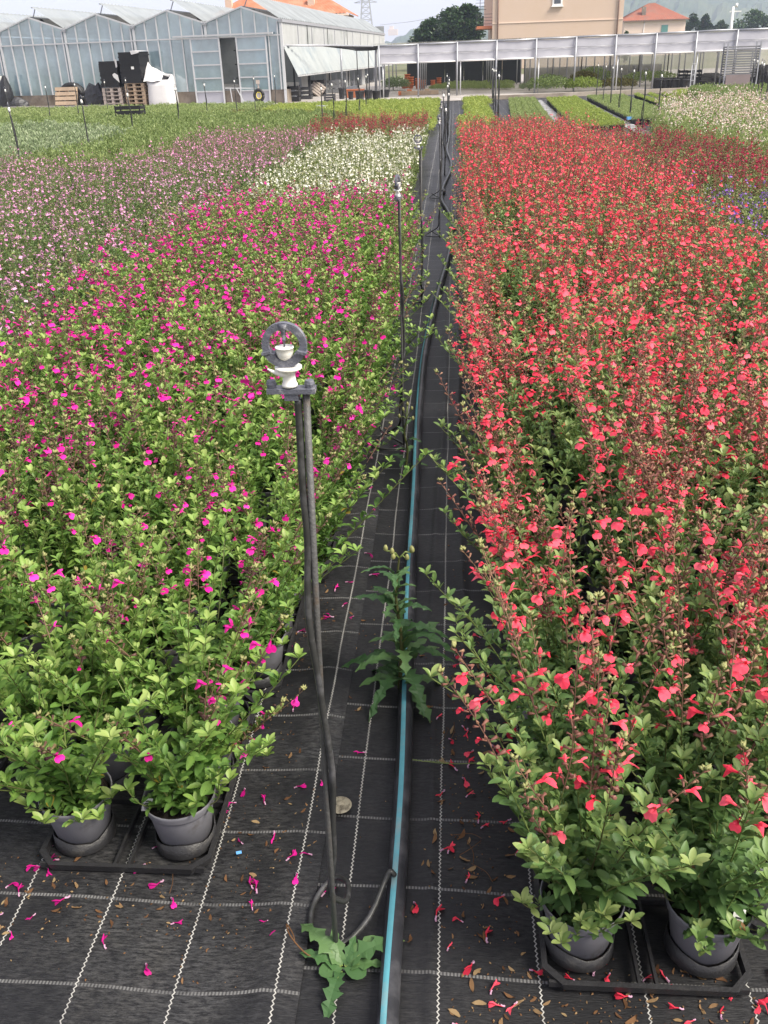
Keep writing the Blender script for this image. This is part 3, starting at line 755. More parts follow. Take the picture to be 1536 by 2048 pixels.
def rows(cols, starts, yend):
    for cx, y0 in zip(cols, starts):
        y = y0
        while y+TRL < yend+0.4:
            yield cx, y+TRL/2, (0.0 if cx > 0 else 0.11 if y > y0+0.9 else 0.05 if y > y0+0.3 else 0.0)
            y += 0.61
ORD = 'first second third fourth fifth sixth seventh eighth ninth tenth eleventh twelfth thirteenth fourteenth fifteenth'.split()
def strip(cols, starts, yend, special, near, mid, far, mats, word, edge, n_ind, tray_word):
    cells = []
    for cx, cyy, sh in rows(cols, starts, yend):
        vis_tray = cyy < starts[0]+0.9 or (abs(cx-cols[0]) < 0.01 and cyy < 6.5)
        if vis_tray and inview(cx, cyy, 0, 200):
            front = cyy < min(starts)+0.5 and cx == cols[0]
            make_tray(cx+sh, cyy, 'black plastic tray holding the two front pots of %s' % tray_word if front else 'black plastic tray under the pots of the %s' % word, None if front else 'trays under the %s' % word)
        for k, (sx, sy) in enumerate(SPOT): cells.append((cx+sx+sh, cyy+sy, cx, cyy, (cols.index(cx)*2+(0 if sx*(-1 if edge > 0 else 1) > 0 else 1), int(round((cyy-TRL/2-starts[cols.index(cx)])/0.61))*3+k//2)))
    cells.sort(key=lambda c: c[0]**2+c[1]**2)
    rest = []; done = 0
    for x, y, cx, cyy, k in cells:
        key = (round(x, 2), round(y, 2))
        if not inview(x, y, 0.4, 160): continue
        if key in special: continue
        d = math.hypot(x, y)
        jj = 0.01 if y < starts[0]+0.3 else 0.035; x += random.uniform(-jj, jj)*(0.3 if abs(x-edge) < 0.09 else 1); y += random.uniform(-jj, jj)
        done += 1
        onedge = abs(x-edge) < 0.25 or y < starts[0]+0.5
        if done > n_ind: rest.append((x, y)); continue
        lab = '%s-flowered salvia among the close-set plants of the %s' % (word.split()[0], word); grp = '%s-flowered salvias of the %s' % (word.split()[0], word)
        if d < 3.0:
            lab = '%s salvia, %s plant from the front in the %s row counted from the path' % (word.split()[0], ORD[k[1]], ORD[k[0]])
        else: lab = lab.replace('among the close-set plants', 'further back among the close-set plants')
        rz = random.uniform(0, 6.28); s = random.uniform(0.88, 1.12)
        if onedge and abs(x-edge) < 0.125 and d < 7.2:
            pl, me = random.choice(mag_edge if mats is MAG else cor_edge); plant_thing(x, y, random.uniform(-0.5, 0.5), pl, mats, lab, grp, 1 if d < 3.2 else 0, s, True, meshes=me)
        elif d < 3.0:
            pl, me = random.choice(near); plant_thing(x, y, rz, pl, mats, lab, grp, 1, s, True, meshes=me)
        elif d < 7.2:
            pl, me = random.choice(mid); plant_thing(x, y, rz, pl, mats, lab, grp, 0, s*1.03, onedge, meshes=me)
        else:
            plant_single('magenta_flowered_salvia' if mats is MAG else 'coral_flowered_salvia', random.choice(far), x, y, lab, 'potted plant', grp, s, Z0+SOILZ)
    return rest
# plants that stand out at the front, each its own
SPECIAL = set()
def special(x, y, seed, P, mats, label, rz=0.0, s=1.0, tagged=False, **kw):
    SPECIAL.add((round(x, 2), round(y, 2)))
    pl = grow(seed, **{**P, **kw})
    t = plant_thing(x, y, rz, pl, mats, label, None, 2, s)
    if tagged:
        b = MB(); b.box((0, 0, 0), (0.020, 0.0012, 0.055))
        tg = part('plant_label', b, 'tag_white', t, loc=tagged[0], rot=tagged[1])
        b = MB()
        for i, wd in enumerate((0.009, 0.012, 0.008)): b.box((0.001*i, -0.0012, 0.018-0.009*i), (wd, 0.0006, 0.0032))
        part('print', b, 'ink', tg)
    return t
LX = [-0.722, -1.117, -1.512, -1.907]
LY = [1.36, 1.60, 1.55, 1.55]
RX = [0.372, 0.767, 1.162, 1.557, 1.80]
RX = RX[:4]
RY = [1.125, 1.27, 1.2, 1.2]
def cell(cols, starts, c, r, k): return cols[c]+SPOT[k][0], starts[c]+0.61*r+TRL/2+SPOT[k][1]
SM = dict(stems=21, H=0.34, skirt=12, spread=0.85, spike=0.12, pfl=0.22, leaf=0.043, flw=0.0255, fprob=0.20)
x, y = cell(LX, LY, 0, 0, 0); special(x, y, 11, SM, MAG, 'bushy magenta salvia in the left of the two front grey pots left of the path', 0.4, H=0.34, pfl=0.08, lean=(-0.25, -0.1))
x, y = cell(LX, LY, 0, 0, 1); special(x, y, 12, SM, MAG, 'magenta salvia with open flowers in front grey pot nearest the riser, white tag in soil', 1.0, H=0.32, pfl=0.30, lean=(0.1, -0.1), tagged=((-0.066, -0.028, 0.118), (0.35, 0.25, 0.3)))
x, y = cell(LX, LY, 0, 0, 2); special(x, y, 13, MAGP, MAG, 'leafy magenta salvia directly behind the left front pot', 0.2, H=0.38, pfl=0.3)
x, y = cell(LX, LY, 0, 0, 3); special(x, y, 14, MAGP, MAG, 'magenta salvia with a branch sprawling over the cloth towards the riser', 0.0, H=0.36, pfl=0.3,
        sprawl=((-0.35, 0.24, 0.06, True), (-0.15, 0.26, 0.10, True), (-0.6, 0.20, 0.09, False), (-0.2, 0.19, 0.13, False), (-0.75, 0.15, 0.12, False)))
x, y = cell(LX, LY, 1, 0, 1); special(x, y, 15, MAGP, MAG, 'magenta salvia cut by the left picture edge behind the front tray', 0.0, H=0.37, pfl=0.2, lean=(0.0, -0.2))
SC = dict(stems=21, H=0.37, skirt=12, spread=0.70, spike=0.20, pfl=0.36, leaf=0.043, flw=0.030, fprob=0.26)
x, y = cell(RX, RY, 0, 0, 0); special(x, y, 21, SC, COR, 'coral salvia in the front grey pot nearest the pipe', 0.3, H=0.34, lean=(-0.1, 0.0))
x, y = cell(RX, RY, 0, 0, 1); special(x, y, 22, SC, COR, 'coral salvia in the right front grey pot with a white label in its soil', 2.0, H=0.37, lean=(0.15, 0.0), tagged=((0.038, -0.050, 0.130), (-0.3, 0.1, -0.2)))
x, y = cell(RX, RY, 0, 0, 2); special(x, y, 23, CORP, COR, 'tall coral salvia leaning over the cloth behind the front pot by the pipe', 0.0, H=0.42, lean=(-0.22, 0.0))
x, y = cell(RX, RY, 0, 0, 3); special(x, y, 24, CORP, COR, 'coral salvia standing behind the labelled front pot', 1.0, H=0.42)
x, y = cell(RX, RY, 0, 0, 4); special(x, y, 25, CORP, COR, 'coral salvia at the back of the front tray, reaching over the path edge', 0.0, H=0.43, lean=(-0.25, 0.0))
x, y = cell(RX, RY, 1, 0, 0); special(x, y, 26, CORP, COR, 'coral salvia cut by the right picture edge beside the labelled pot', 0.0, H=0.38)
rest = strip(LX, LY, 8.2, SPECIAL, mag_near, mag_mid, [bake(v[0], 'mid', MAG, 'potted_salvia') for v in mag_mid], MAG, 'magenta bed left of the path', -0.50, 330, 'the magenta bed')
rest = strip(RX, RY, 14.0, SPECIAL, cor_near, cor_mid, cor_far, COR, 'coral bed right of the path', 0.25, 300, 'the coral bed')
if rest:
    stuff('coral_salvia_mass', [(x, y, Z0+SOILZ) for x, y in rest], [random.uniform(0, 6.28) for _ in rest], [random.uniform(0.9, 1.15) for _ in rest], [random.randrange(4) for _ in rest], cor_far, 'dense coral-red flowering salvias at the far end of the right bed', 'flower bed')
# stems of coral salvia that flop over the path edge further back
for i, (px, py, la) in enumerate([(0.25, 1.95, -0.50), (0.24, 2.15, -0.62), (0.25, 2.65, -0.5), (0.25, 3.35, -0.45), (0.24, 3.9, -0.5), (0.25, 4.6, -0.45), (0.25, 5.4, -0.45), (0.25, 6.3, -0.4)]):
    pl = grow(300+i, **{**CORP, 'stems': 6, 'H': 0.38, 'pfl': 1.0, 'spread': 0.18, 'skirt': 0, 'lean': (la, random.uniform(-0.1, 0.1)), 'axil': 1, 'fprob': 0.3})
    t = plant_thing(px, py, 0, pl, COR, 'coral salvia flopping over the cloth from the edge of the right bed', 'coral salvias flopping over the path edge', 1, 1.0, False, meshes=(None, bake(pl, 'near', COR, 'foliage', ('stems', 'leaves')), None))

for i, (px, py, la) in enumerate([(-0.46, 2.45, 0.45), (-0.44, 3.0, 0.5), (-0.43, 3.4, 0.5), (-0.42, 4.1, 0.5), (-0.42, 4.7, 0.5), (-0.42, 5.3, 0.5), (-0.42, 6.0, 0.45), (-0.42, 6.7, 0.45), (-0.42, 7.5, 0.45)]):
    pl = grow(330+i, **{**MAGP, 'stems': 12, 'H': 0.36, 'pfl': 0.5, 'spread': 0.40, 'lean': (la, random.uniform(-0.1, 0.1)), 'skirt': 0, 'fprob': 0.22})
    t = plant_thing(px, py, 0, pl, MAG, 'magenta salvia leaning out over the cloth from the edge of the left bed', 'magenta salvias leaning over the path edge', 1 if py < 3.5 else 0, 1.0, False, meshes=(None, bake(pl, 'near', MAG, 'foliage', ('stems', 'leaves')), bake(pl, 'near', MAG, 'flowers', ('flowers',))))

# ------------------------------------------------------------------ the other beds
Z1 = Z0+SOILZ
wht = variants(5, 400, kit('leaf_green', 'petal_white'), 'far', 'potted_salvia', True, stems=9, H=0.30, leaf=0.042, spread=0.4, spike=0.12, skirt=0, pfl=0.8, flw=0.034, fprob=0.32, axil=0)
bed('white_flowered_salvia', rect(-2.05, -0.45, 8.5, 16.0), 0.2, wht, 'white-flowered salvia in the white bed beyond the magenta plants', 'potted plant', 'white-flowered salvias', 'white-flowered salvias at the far end of the white bed', zt=0.5, z=Z1)
drd = variants(5, 420, kit('leaf_green', 'petal_dark', 'calyx_magenta'), 'far', 'potted_salvia', True, stems=8, H=0.28, leaf=0.045, spread=0.4, spike=0.13, skirt=0, pfl=0.7, flw=0.031, fprob=0.34, axil=0)
bed('crimson_flowered_salvia', rect(-2.7, -0.50, 16.2, 20.6), 0.22, drd, 'dark red salvia in the far bed behind the white flowers', 'potted plant', 'dark red salvias left of the path', 'dark red salvias behind the white bed', cap=70, zt=0.5, z=Z1)
bed('crimson_flowered_salvia', rect(0.20, 2.0, 14.4, 18.2), 0.22, drd, 'dark red salvia in the far strip behind the coral bed', 'potted plant', 'dark red salvias behind the coral bed', 'dark red salvias behind the coral bed', cap=60, zt=0.5, z=Z1)
bed('crimson_flowered_salvia', [(1.98, 8.6), (3.6, 8.6), (3.75, 12), (3.2, 15.4), (1.98, 15.4)], 0.2, drd, 'dark red salvia in the bed right of the coral flowers', 'potted plant', 'dark red salvias right of the coral bed', 'dark red salvias right of the coral bed', cap=160, zt=0.5, z=Z1)
vio = variants(3, 440, kit('leaf_green', 'petal_violet'), 'far', 'potted_salvia', True, stems=8, H=0.30, leaf=0.042, spread=0.4, spike=0.14, skirt=0, pfl=0.7, flw=0.026, fprob=0.18, axil=0)
bed('violet_flowered_salvia', rect(1.98, 3.6, 5.6, 8.5), 0.2, vio, 'violet-flowered salvia at the right picture edge past the coral bed', 'potted plant', 'violet-flowered salvias', 'violet-flowered salvias at the right picture edge', zt=0.5, z=Z1)
pnk = variants(5, 460, kit('leaf_pink', 'petal_pink'), 'far', 'potted_salvia', True, stems=10, H=0.34, leaf=0.036, spread=0.4, spike=0.14, skirt=0, pfl=0.5, flw=0.033, fprob=0.20, axil=1)
bed('pink_flowered_salvia', [(-2.15, 2.2), (-2.15, 11.6), (-6.1, 12.4), (-6.1, 6)], 0.2, pnk, 'pale pink salvia in the wide bed left of the magenta plants', 'potted plant', 'pale pink salvias', 'pale pink salvias further back in the left bed', zt=0.5, z=Z1)
mau = variants(5, 480, kit('leaf_pink', 'petal_mauve'), 'far', 'potted_salvia', True, stems=9, H=0.32, leaf=0.036, spread=0.4, spike=0.15, skirt=0, pfl=0.7, flw=0.030, fprob=0.27, axil=0)
bed('mauve_flowered_salvia', rect(-4.2, -2.15, 11.8, 16.4), 0.2, mau, 'mauve pink salvia in the dense bed left of the white flowers', 'potted plant', 'mauve pink salvias', 'mauve pink salvias left of the white bed', cap=240, zt=0.5, z=Z1)
def tuft(seed, n, h, wd, leafl, up_, mat, name='tuft', tri='far', fl=None, nf=0, fs=0.02, rn=(0.1, 0.9)):
    """loose upright clump of narrow leaves, optionally with small flowers on top"""
    g = np.random.default_rng(seed); t = TM(); L = []; Fl = []
    for i in range(n):
        a, r = g.uniform(0, 6.28), wd*math.sqrt(g.random()); z = h*g.uniform(0.15, 1.0)**0.7*(1-0.35*(r/wd)**2)
        el = g.uniform(*up_); az = g.uniform(0, 6.28)
        d = (math.cos(az)*math.cos(el), math.sin(az)*math.cos(el), math.sin(el))
        L.append((np.array([r*math.cos(a), r*math.sin(a), z]), frame(d, roll=g.uniform(-1, 1)), leafl*g.uniform(0.7, 1.3), g.uniform(*rn)))
    for i in range(nf):
        a, r = g.uniform(0, 6.28), wd*math.sqrt(g.random()); el = g.uniform(-0.2, 0.6)
        Fl.append((np.array([r*math.cos(a)*1.2, r*math.sin(a)*1.2, h*g.uniform(0.8, 1.35)]), frame((math.cos(a)*math.cos(el), math.sin(a)*math.cos(el), math.sin(el))), fs*g.uniform(0.8, 1.2), g.random()))
    T = (LEAF['far'][0]*np.array([1, 0.8, 1]), LEAF['far'][1])
    t.many(T, L, 0)
    if Fl: t.many(FLOW['far'], Fl, 1)
    return t.mesh(name, [mat]+([fl] if fl else []), False)
gaura = [tuft(500+i, 260, 0.52, 0.15, 0.05, (0.5, 1.4), 'leaf_green', fl='petal_gaura', nf=15, fs=0.032, rn=(0.4, 1.0)) for i in range(4)]
bed('potted_gaura', [(3.72, 11.2), (5.0, 11.2), (6.9, 18), (6.6, 22.5), (4.7, 22.5), (3.3, 16)], 0.25, gaura, 'tall plant with small pinkish white flowers in the far right bed', 'potted plant', 'pinkish white flowering plants', 'pinkish white flowering plants at the back of the right bed', cap=0, zt=0.5)
green = [tuft(520+i, 240, 0.40, 0.16, 0.05, (0.7, 1.5), 'leaf_green') for i in range(4)]
silver = [tuft(530+i, 220, 0.44, 0.15, 0.06, (0.8, 1.5), 'leaf_silver') for i in range(4)]
lime = [tuft(540+i, 150, 0.17, 0.13, 0.045, (0.1, 1.3), 'leaf_lime') for i in range(4)]
lgreen = [tuft(550+i, 170, 0.22, 0.15, 0.045, (0.3, 1.4), 'leaf_green', rn=(0.45, 1.0)) for i in range(4)]
olive = [tuft(560+i, 150, 0.20, 0.15, 0.045, (0.2, 1.4), 'leaf_olive') for i in range(4)]
def mass(name, poly, step, meshes, label, cat='bedding plants', s=(0.8, 1.2), zt=0.3, z=Z0+0.05):
    P = fill(poly, step, 0.35, zt)
    if P: stuff(name, [(x, y, z) for x, y in P], [random.uniform(0, 6.28) for _ in P], [random.uniform(*s) for _ in P], [random.randrange(len(meshes)) for _ in P], meshes, label, cat)
mass('green_plant_mass', [(-4.3, 16.7), (-2.8, 16.7), (-2.8, 23.5), (-9, 25.5), (-9, 21), (-6.2, 17.5), (-6.2, 12.6), (-4.3, 12.6)], 0.22, green, 'tall fine green plants behind the mauve pink bed')
mass('silver_plant_mass', [(-9, 12.0), (-6.3, 12.2), (-5.9, 17.8), (-8.6, 20.8), (-11, 20)], 0.22, silver, 'silvery grey upright plants at the left edge of the field')
mass('leafy_plant_mass', [(-22, 21), (-9.2, 20.6), (-9.2, 25.4), (-18, 29)], 0.28, green, 'dark green plants at the far left of the field', s=(0.7, 1.0))
mass('light_green_plant_mass', [(-24, 30), (-9, 26), (-6.2, 29.5), (-6.2, 34.2), (-24, 36.4)], 0.26, lgreen, 'low light green plants in front of the greenhouse')
mass('brownish_plant_mass', [(-9, 25.8), (-2.8, 23.8), (-2.8, 26.5), (-6.4, 29.2), (-8.6, 28)], 0.24, olive, 'low brownish green plants in the middle of the far field')
mass('yellow_green_plant_mass', [(-6.0, 29.5), (-2.6, 25.6), (-2.6, 21), (-0.5, 21), (-0.5, 34.6), (-6.0, 33.8)], 0.22, lime, 'low yellow-green plants left of the far end of the path')
mass('lime_plant_mass', [(0.15, 18.6), (0.85, 18.6), (1.1, 34.5), (0.45, 34.5)], 0.2, lime, 'low lime-green plants right of the far end of the path')
mass('lavender_plant_mass', [(6.3, 24), (11, 22.5), (13, 30), (7.3, 31.5)], 0.25, green, 'tall feathery green plants at the far right of the field', s=(0.9, 1.2))
def flat(name, q, step, meshes, label, mat='pot_dark'):
    """block of small pots set edge to edge: dark pot bodies with plants on top"""
    a, b, c, d = [np.array(p) for p in q]                  # near left, near right, far right, far left
    nx = max(2, int(np.linalg.norm(b-a)/step)); ny = int(np.linalg.norm(d-a)/step)
    P = []; mb = MB()
    for i in range(nx):
        for j in range(ny):
            u, v = (i+0.5)/nx, (j+0.5)/ny; p = (a*(1-u)+b*u)*(1-v)+(d*(1-u)+c*u)*v; P.append(p)
            if j < 2 or i in (0, nx-1): mb.lathe([(step*0.30, 0.01), (step*0.42, 0.11)], 8, (p[0], p[1], 0.012), closed=True)
    o = stuff(name, [(p[0], p[1], 0.085) for p in P], [random.uniform(0, 6.28) for _ in P], [random.uniform(0.75, 1.0) for _ in P], [random.randrange(len(meshes)) for _ in P], meshes, label, 'bedding plants')
    k = part('pots', mb, mat, o); k['kind'] = 'stuff'
small = [tuft(570+i, 80, 0.12, 0.095, 0.04, (0.1, 1.3), 'leaf_lime', rn=(0.0, 0.75)) for i in range(4)]
smallg = [tuft(580+i, 80, 0.12, 0.095, 0.04, (0.1, 1.3), 'leaf_green', rn=(0.4, 1.0)) for i in range(4)]
flat('bedding_block', [(1.15, 19.0), (2.10, 19.0), (2.77, 34.2), (1.87, 34.4)], 0.17, smallg, 'block of small light green potted plants right of the lime strip')
flat('bedding_block', [(2.52, 20.8), (3.65, 21.0), (4.12, 33.8), (3.10, 33.6)], 0.17, small, 'block of small yellow-green pots with dark pot sides facing the grey gap')
flat('bedding_block', [(4.02, 22.6), (5.2, 22.8), (5.75, 34.4), (4.5, 34.2)], 0.17, smallg, 'block of small green pots third from the path, in front of the shade house')
flat('bedding_block', [(5.5, 24.0), (6.2, 24.0), (7.4, 34.6), (6.0, 34.5)], 0.18, small, 'block of small yellow-green pots beside the pinkish white flowers')
mass('yellow_plant_mass', [(7.0, 31.0), (9.6, 30.4), (10, 34.8), (7.6, 35)], 0.2, lime, 'bright yellow low plants near the kerb at the right')
mb = MB(); mb.quad((2.15, 15.5, 0.028), (2.48, 15.5, 0.028), (3.06, 35, 0.028), (2.80, 35, 0.028))
mb.quad((3.70, 19.5, 0.028), (3.98, 19.5, 0.028), (4.46, 34.6, 0.028), (4.16, 34.6, 0.028))
plain('gravel_cloth', (0.20, 0.20, 0.21), 0.8, var=0.4, scale=6, c2=(0.42, 0.42, 0.43), mask=(0.5, 0.7))
tag(obj('walkway', mb.mesh('walkway', 'gravel_cloth')), 'pale worn walkway strips between the blocks of small pots', kind='structure')

# ------------------------------------------------------------------ irrigation pipe and sprinklers
def pipe_thing():
    P = smoothpath([(-0.106, 0.6, 0.031), (-0.113, 1.06, 0.031), (-0.114, 1.42, 0.031), (-0.118, 1.79, 0.031), (-0.138, 2.5, 0.031), (-0.150, 3.25, 0.031), (-0.160, 3.8, 0.031), (-0.166, 4.4, 0.031), (-0.165, 5.1, 0.031), (-0.140, 5.9, 0.031), (-0.095, 6.9, 0.031), (-0.045, 7.8, 0.031), (-0.005, 9.0, 0.031), (0.0, 9.8, 0.031), (-0.06, 10.5, 0.031), (-0.14, 11.4, 0.031), (-0.13, 12.6, 0.031), (-0.05, 14.2, 0.031), (-0.04, 15.5, 0.031), (-0.12, 17.6, 0.031), (-0.1, 20.5, 0.031), (-0.1, 30, 0.031)], 8)
    t = empty('irrigation_pipe', (P[0][0], P[0][1], 0.012), 'black irrigation pipe with a light blue stripe lying along the path', 'pipe')
    Q = P-np.array([P[0][0], P[0][1], 0.012])
    b = MB(); b.tube(Q, 0.0205, 16); part('pipe_body', b, 'pipe', t, True)
    # stripe: a strip wrapped on the upper left of the pipe
    T = np.gradient(Q, axis=0); T /= np.linalg.norm(T, axis=1)[:, None]
    N = np.stack([-T[:, 1], T[:, 0], T[:, 2]*0], 1)
    k = len(Q); twist = 0.10*np.sin(np.arange(k)*0.25)
    V = []; n = 6
    for i in range(k):
        for j in range(n):
            a = R(64)+twist[i]+R(34)*j/(n-1)-np.interp(P[i][1], [3.0, 5.0, 7.5, 9], [0, -0.5, -1.1, -2.4]); V.append(Q[i]+0.0211*(N[i]*math.sin(a-R(64)+R(-2))+np.array([0, 0, 1])*math.cos(a-R(64)+R(-2))))
    F = [(i*n+j, i*n+j+1, (i+1)*n+j+1, (i+1)*n+j) for i in range(k-1) for j in range(n-1)]
    b = MB(); b.add(V, F); part('stripe', b, 'stripe', t, True)
    for (x, y) in ((-0.02, 9.05), (-0.13, 12.0)):
        b = MB(); b.tube([(x-Q[0][0]+0.106, y-0.6-0.05, 0.024), (x+0.106, y-0.6+0.05, 0.024)], 0.033, 14); part('coupling', b, 'pipe', t, True)
pipe_thing()
def ringmesh(cx, cz, ro, ri, th, n=36):
    b = MB(); P = []
    for r, y in ((ro, -th/2), (ro, th/2), (ri, th/2), (ri, -th/2)):
        for j in range(n):
            a = j/n*2*math.pi; P.append((cx+r*math.cos(a), y, cz+r*math.sin(a)))
    b.add(P, [(k*n+j, k*n+(j+1) % n, ((k+1) % 4)*n+(j+1) % n, ((k+1) % 4)*n+j) for k in range(4) for j in range(n)])
    return b
def sprinkler_parts():
    p = {}
    b = MB(); b.tube([(0, 0, -0.06), (0.004, 0, 0.3), (0.012, 0, 0.75), (0.022, 0, 1.172)], 0.0054, 10); p['rod'] = (b, 'rod', True)
    zs = np.linspace(1.165, 0.15, 40); pts = []
    for z in zs:
        rx = np.interp(z, [0, 0.3, 0.75, 1.172], [0, 0.004, 0.012, 0.022]); u = (1.165-z)/1.0
        a = math.pi+np.interp(u, [0, 0.3, 0.45, 0.6, 0.75, 0.88, 1.0], [0, 0.25, 1.2, 2.3, 3.0, 4.0, 5.2])
        rr = 0.0116+0.003*math.sin(u*21)*(u > 0.15)
        pts.append((rx+rr*math.cos(a), rr*math.sin(a), z))
    pts += [(0.020, 0.04, 0.10), (0.012, 0.13, 0.045), (-0.02, 0.165, 0.020), (-0.048, 0.130, 0.016), (-0.060, 0.075, 0.016), (-0.044, 0.018, 0.016), (0.012, 0.006, 0.016), (0.062, 0.068, 0.022), (0.088, 0.135, 0.045), (0.100, 0.150, 0.062), (0.110, 0.150, 0.050)]
    b = MB(); b.tube(smoothpath(pts, 3), 0.0058, 8); p['hose'] = (b, 'hose', True)
    b = MB(); b.box((0.002, 0, 1.178), (0.068, 0.020, 0.007)); b.box((0.002, 0.001, 1.170), (0.020, 0.018, 0.012))
    for dx in (-0.026, 0.028): b.lathe([(0.0065, 0), (0.0075, 0.006), (0.006, 0.011)], 10, (dx, 0, 1.181), closed=True)
    p['clamp'] = (b, 'grey_plastic', False)
    b = MB(); b.lathe([(0.0112, 1.1835), (0.0112, 1.1865), (0.0098, 1.1885), (0.0085, 1.2020), (0.0135, 1.2065), (0.0188, 1.2090), (0.0190, 1.2118), (0.006, 1.2125)], 18, (0.0, 0, 0), closed=True)
    pts = [(0.002, -0.002, 1.203), (-0.009, -0.004, 1.2025), (-0.019, -0.006, 1.2055), (-0.028, -0.008, 1.2110)]
    b.tube(smoothpath(pts, 4), np.linspace(0.0070, 0.0010, 13), 8)
    p['nozzle'] = (b, 'white_plastic', True)
    b = ringmesh(-0.003, 1.243, 0.031, 0.0215, 0.009)
    P = [(-0.003+0.0305*math.cos(R(a)), 1.243+0.0305*math.sin(R(a))) for a in range(202, 339, 8)]
    P += [(-0.003+0.022, 1.2335), (-0.003+0.0135, 1.2315), (-0.003+0.0105, 1.2255), (-0.003, 1.2225), (-0.003-0.0105, 1.2255), (-0.003-0.0135, 1.2315), (-0.003-0.022, 1.2335)]
    k = len(P); b.add([(x, -0.0085, z) for x, z in P]+[(x, 0.0085, z) for x, z in P], [tuple(range(k)), tuple(range(2*k-1, k-1, -1))]+[(i, k+i, k+(i+1) % k, (i+1) % k) for i in range(k)])
    for sx in (-1, 1): b.box((-0.003+sx*0.0245, -0.003, 1.2335), (0.013, 0.017, 0.0035), 0, 0, (0, sx*0.25, 0))
    p['ring'] = (b, 'grey_plastic', False)
    b = MB(); b.lathe([(0.007, 1.2225), (0.0100, 1.2262), (0.0120, 1.2330), (0.0124, 1.2385), (0.0131, 1.2388), (0.0131, 1.2402), (0.0112, 1.2406), (0.0108, 1.2398), (0.003, 1.2400)], 22, (-0.003, -0.0015, 0), closed=True); p['spinner_cup'] = (b, 'white_plastic', True)
    b = MB(); b.lathe([(0.0013, 1.2395), (0.0013, 1.2480), (0.0028, 1.2485), (0.0028, 1.2515), (0.0020, 1.2520), (0.0032, 1.2560), (0.0036, 1.2600), (0.0052, 1.2650), (0.0072, 1.2720)], 10, (-0.003, -0.001, 0), closed=True); p['pin'] = (b, 'grey_plastic', True)
    return {k: (v[0].mesh(k, v[1], v[2])) for k, v in p.items()}
SPK = sprinkler_parts()
def sprinkler(x, y, label, group=None, rz=0.0, lean=(0, 0), s=1.0):
    t = empty('irrigation_sprinkler', (x, y, 0.008), label, 'sprinkler', group, rz)
    t.rotation_euler = (lean[0], lean[1], rz); t.scale = (s, s, s)
    for k, me in SPK.items(): obj(k, me, t)
    return t
sprinkler(-0.227, 1.19, 'nearest sprinkler riser with grey ring head and hose twisted round its rod')
sprinkler(-0.219, 3.76, 'second sprinkler riser along the pipe, its ring seen edge on', None, 1.35, (0, -0.004), 0.92)
sprinkler(-0.222, 6.4, 'third sprinkler riser along the pipe, ring head before the white flowers', None, 0.1, (0, -0.01), 0.88)
sprinkler(-0.13, 9.0, 'fourth sprinkler riser along the pipe beside the white bed', None, 1.2, (0, -0.006), 0.86)
sprinkler(-0.15, 11.6, 'fifth sprinkler riser along the pipe beside the white bed', None, 1.4, (0, 0.012), 0.86)
b = MB(); b.tube(smoothpath([(0, 0, -0.05), (0.01, 0, 0.5), (0.0, 0, 1.0)], 4), 0.009, 6, 0); b.tube(smoothpath([(0.02, 0.0, 0.0), (-0.02, 0.01, 0.3), (0.02, -0.01, 0.65), (-0.005, 0, 1.0)], 4), 0.010, 6, 0)
b.box((0, 0, 1.01), (0.06, 0.02, 0.012), 0, 2); b.lathe([(0.012, 1.0), (0.018, 1.03), (0.012, 1.06)], 8, mi=1, closed=True); b.tube([(0, 0, 1.05), (0.03, 0, 1.09), (0, 0, 1.125), (-0.03, 0, 1.09), (0, 0, 1.05)], 0.005, 5, 2)
FARSPK = b.mesh('irrigation_sprinkler', ['hose', 'white_plastic', 'grey_plastic'], True)
def farspk(x, y, label, group, s=1.0):
    o = obj('irrigation_sprinkler', FARSPK, None, (x, y, 0.0), (random.uniform(-0.03, 0.03), random.uniform(-0.03, 0.03), random.uniform(0, 3)), s)
    tag(o, label, 'sprinkler', group)
for i in range(8): farspk(-0.15+random.uniform(-0.04, 0.04), 14.0+i*2.5, 'sprinkler riser in the far line along the path', 'far sprinkler risers along the path', random.uniform(0.85, 0.98))
for i in range(6): farspk(1.05+i*0.06+random.uniform(-0.05, 0.05), 23.5+i*2.3, 'sprinkler riser in the line beside the light green block', 'sprinkler risers beside the light green block', random.uniform(0.95, 1.1))
for i, (x, y) in enumerate([(-6.15, 13.3), (-5.95, 15.5), (-6.1, 18.2), (-6.0, 21.0), (-6.1, 24), (-6.0, 27), (-6.1, 30), (-6.0, 33)]): farspk(x, y, 'sprinkler riser in the line through the left field' if i > 1 else ['black sprinkler riser nearest the left picture edge among silvery plants', 'black sprinkler riser right of the silvery plants'][i], 'sprinkler risers through the left field' if i > 1 else None, 1.05)
for i in range(7): farspk(-11.5+random.uniform(-0.1, 0.1), 20+i*2.4, 'sprinkler riser in the line at the far left of the field', 'sprinkler risers at the far left', 1.05)
for i in range(6): farspk(-2.75+random.uniform(-0.1, 0.1), 20+i*2.6, 'sprinkler riser among the low plants left of the path', 'sprinkler risers among the low plants', 1.0)
for i in range(7): farspk(4.0+i*0.12, 19.5+i*2.3, 'sprinkler riser between the blocks of small pots', 'sprinkler risers between the small pot blocks', 1.05)
for i in range(5): farspk(6.6+i*0.55, 21.5+i*2.2, 'sprinkler riser behind the pinkish white flowers', 'sprinkler risers at the far right', 1.1)
b = MB(); n = 28
b.lathe([(0.006, 0.004), (0.022, 0.004), (0.026, 0.002), (0.028, 0.0)], n, closed=False); b.lathe([(0.0, 0.008), (0.008, 0.008), (0.010, 0.003)], 14)
tag(obj('anchor_washer', b.mesh('anchor_washer', 'washer', True), None, (-0.262, 1.575, 0.018)), 'round muddy anchor washer pinning the cloth behind the nearest riser', 'washer')

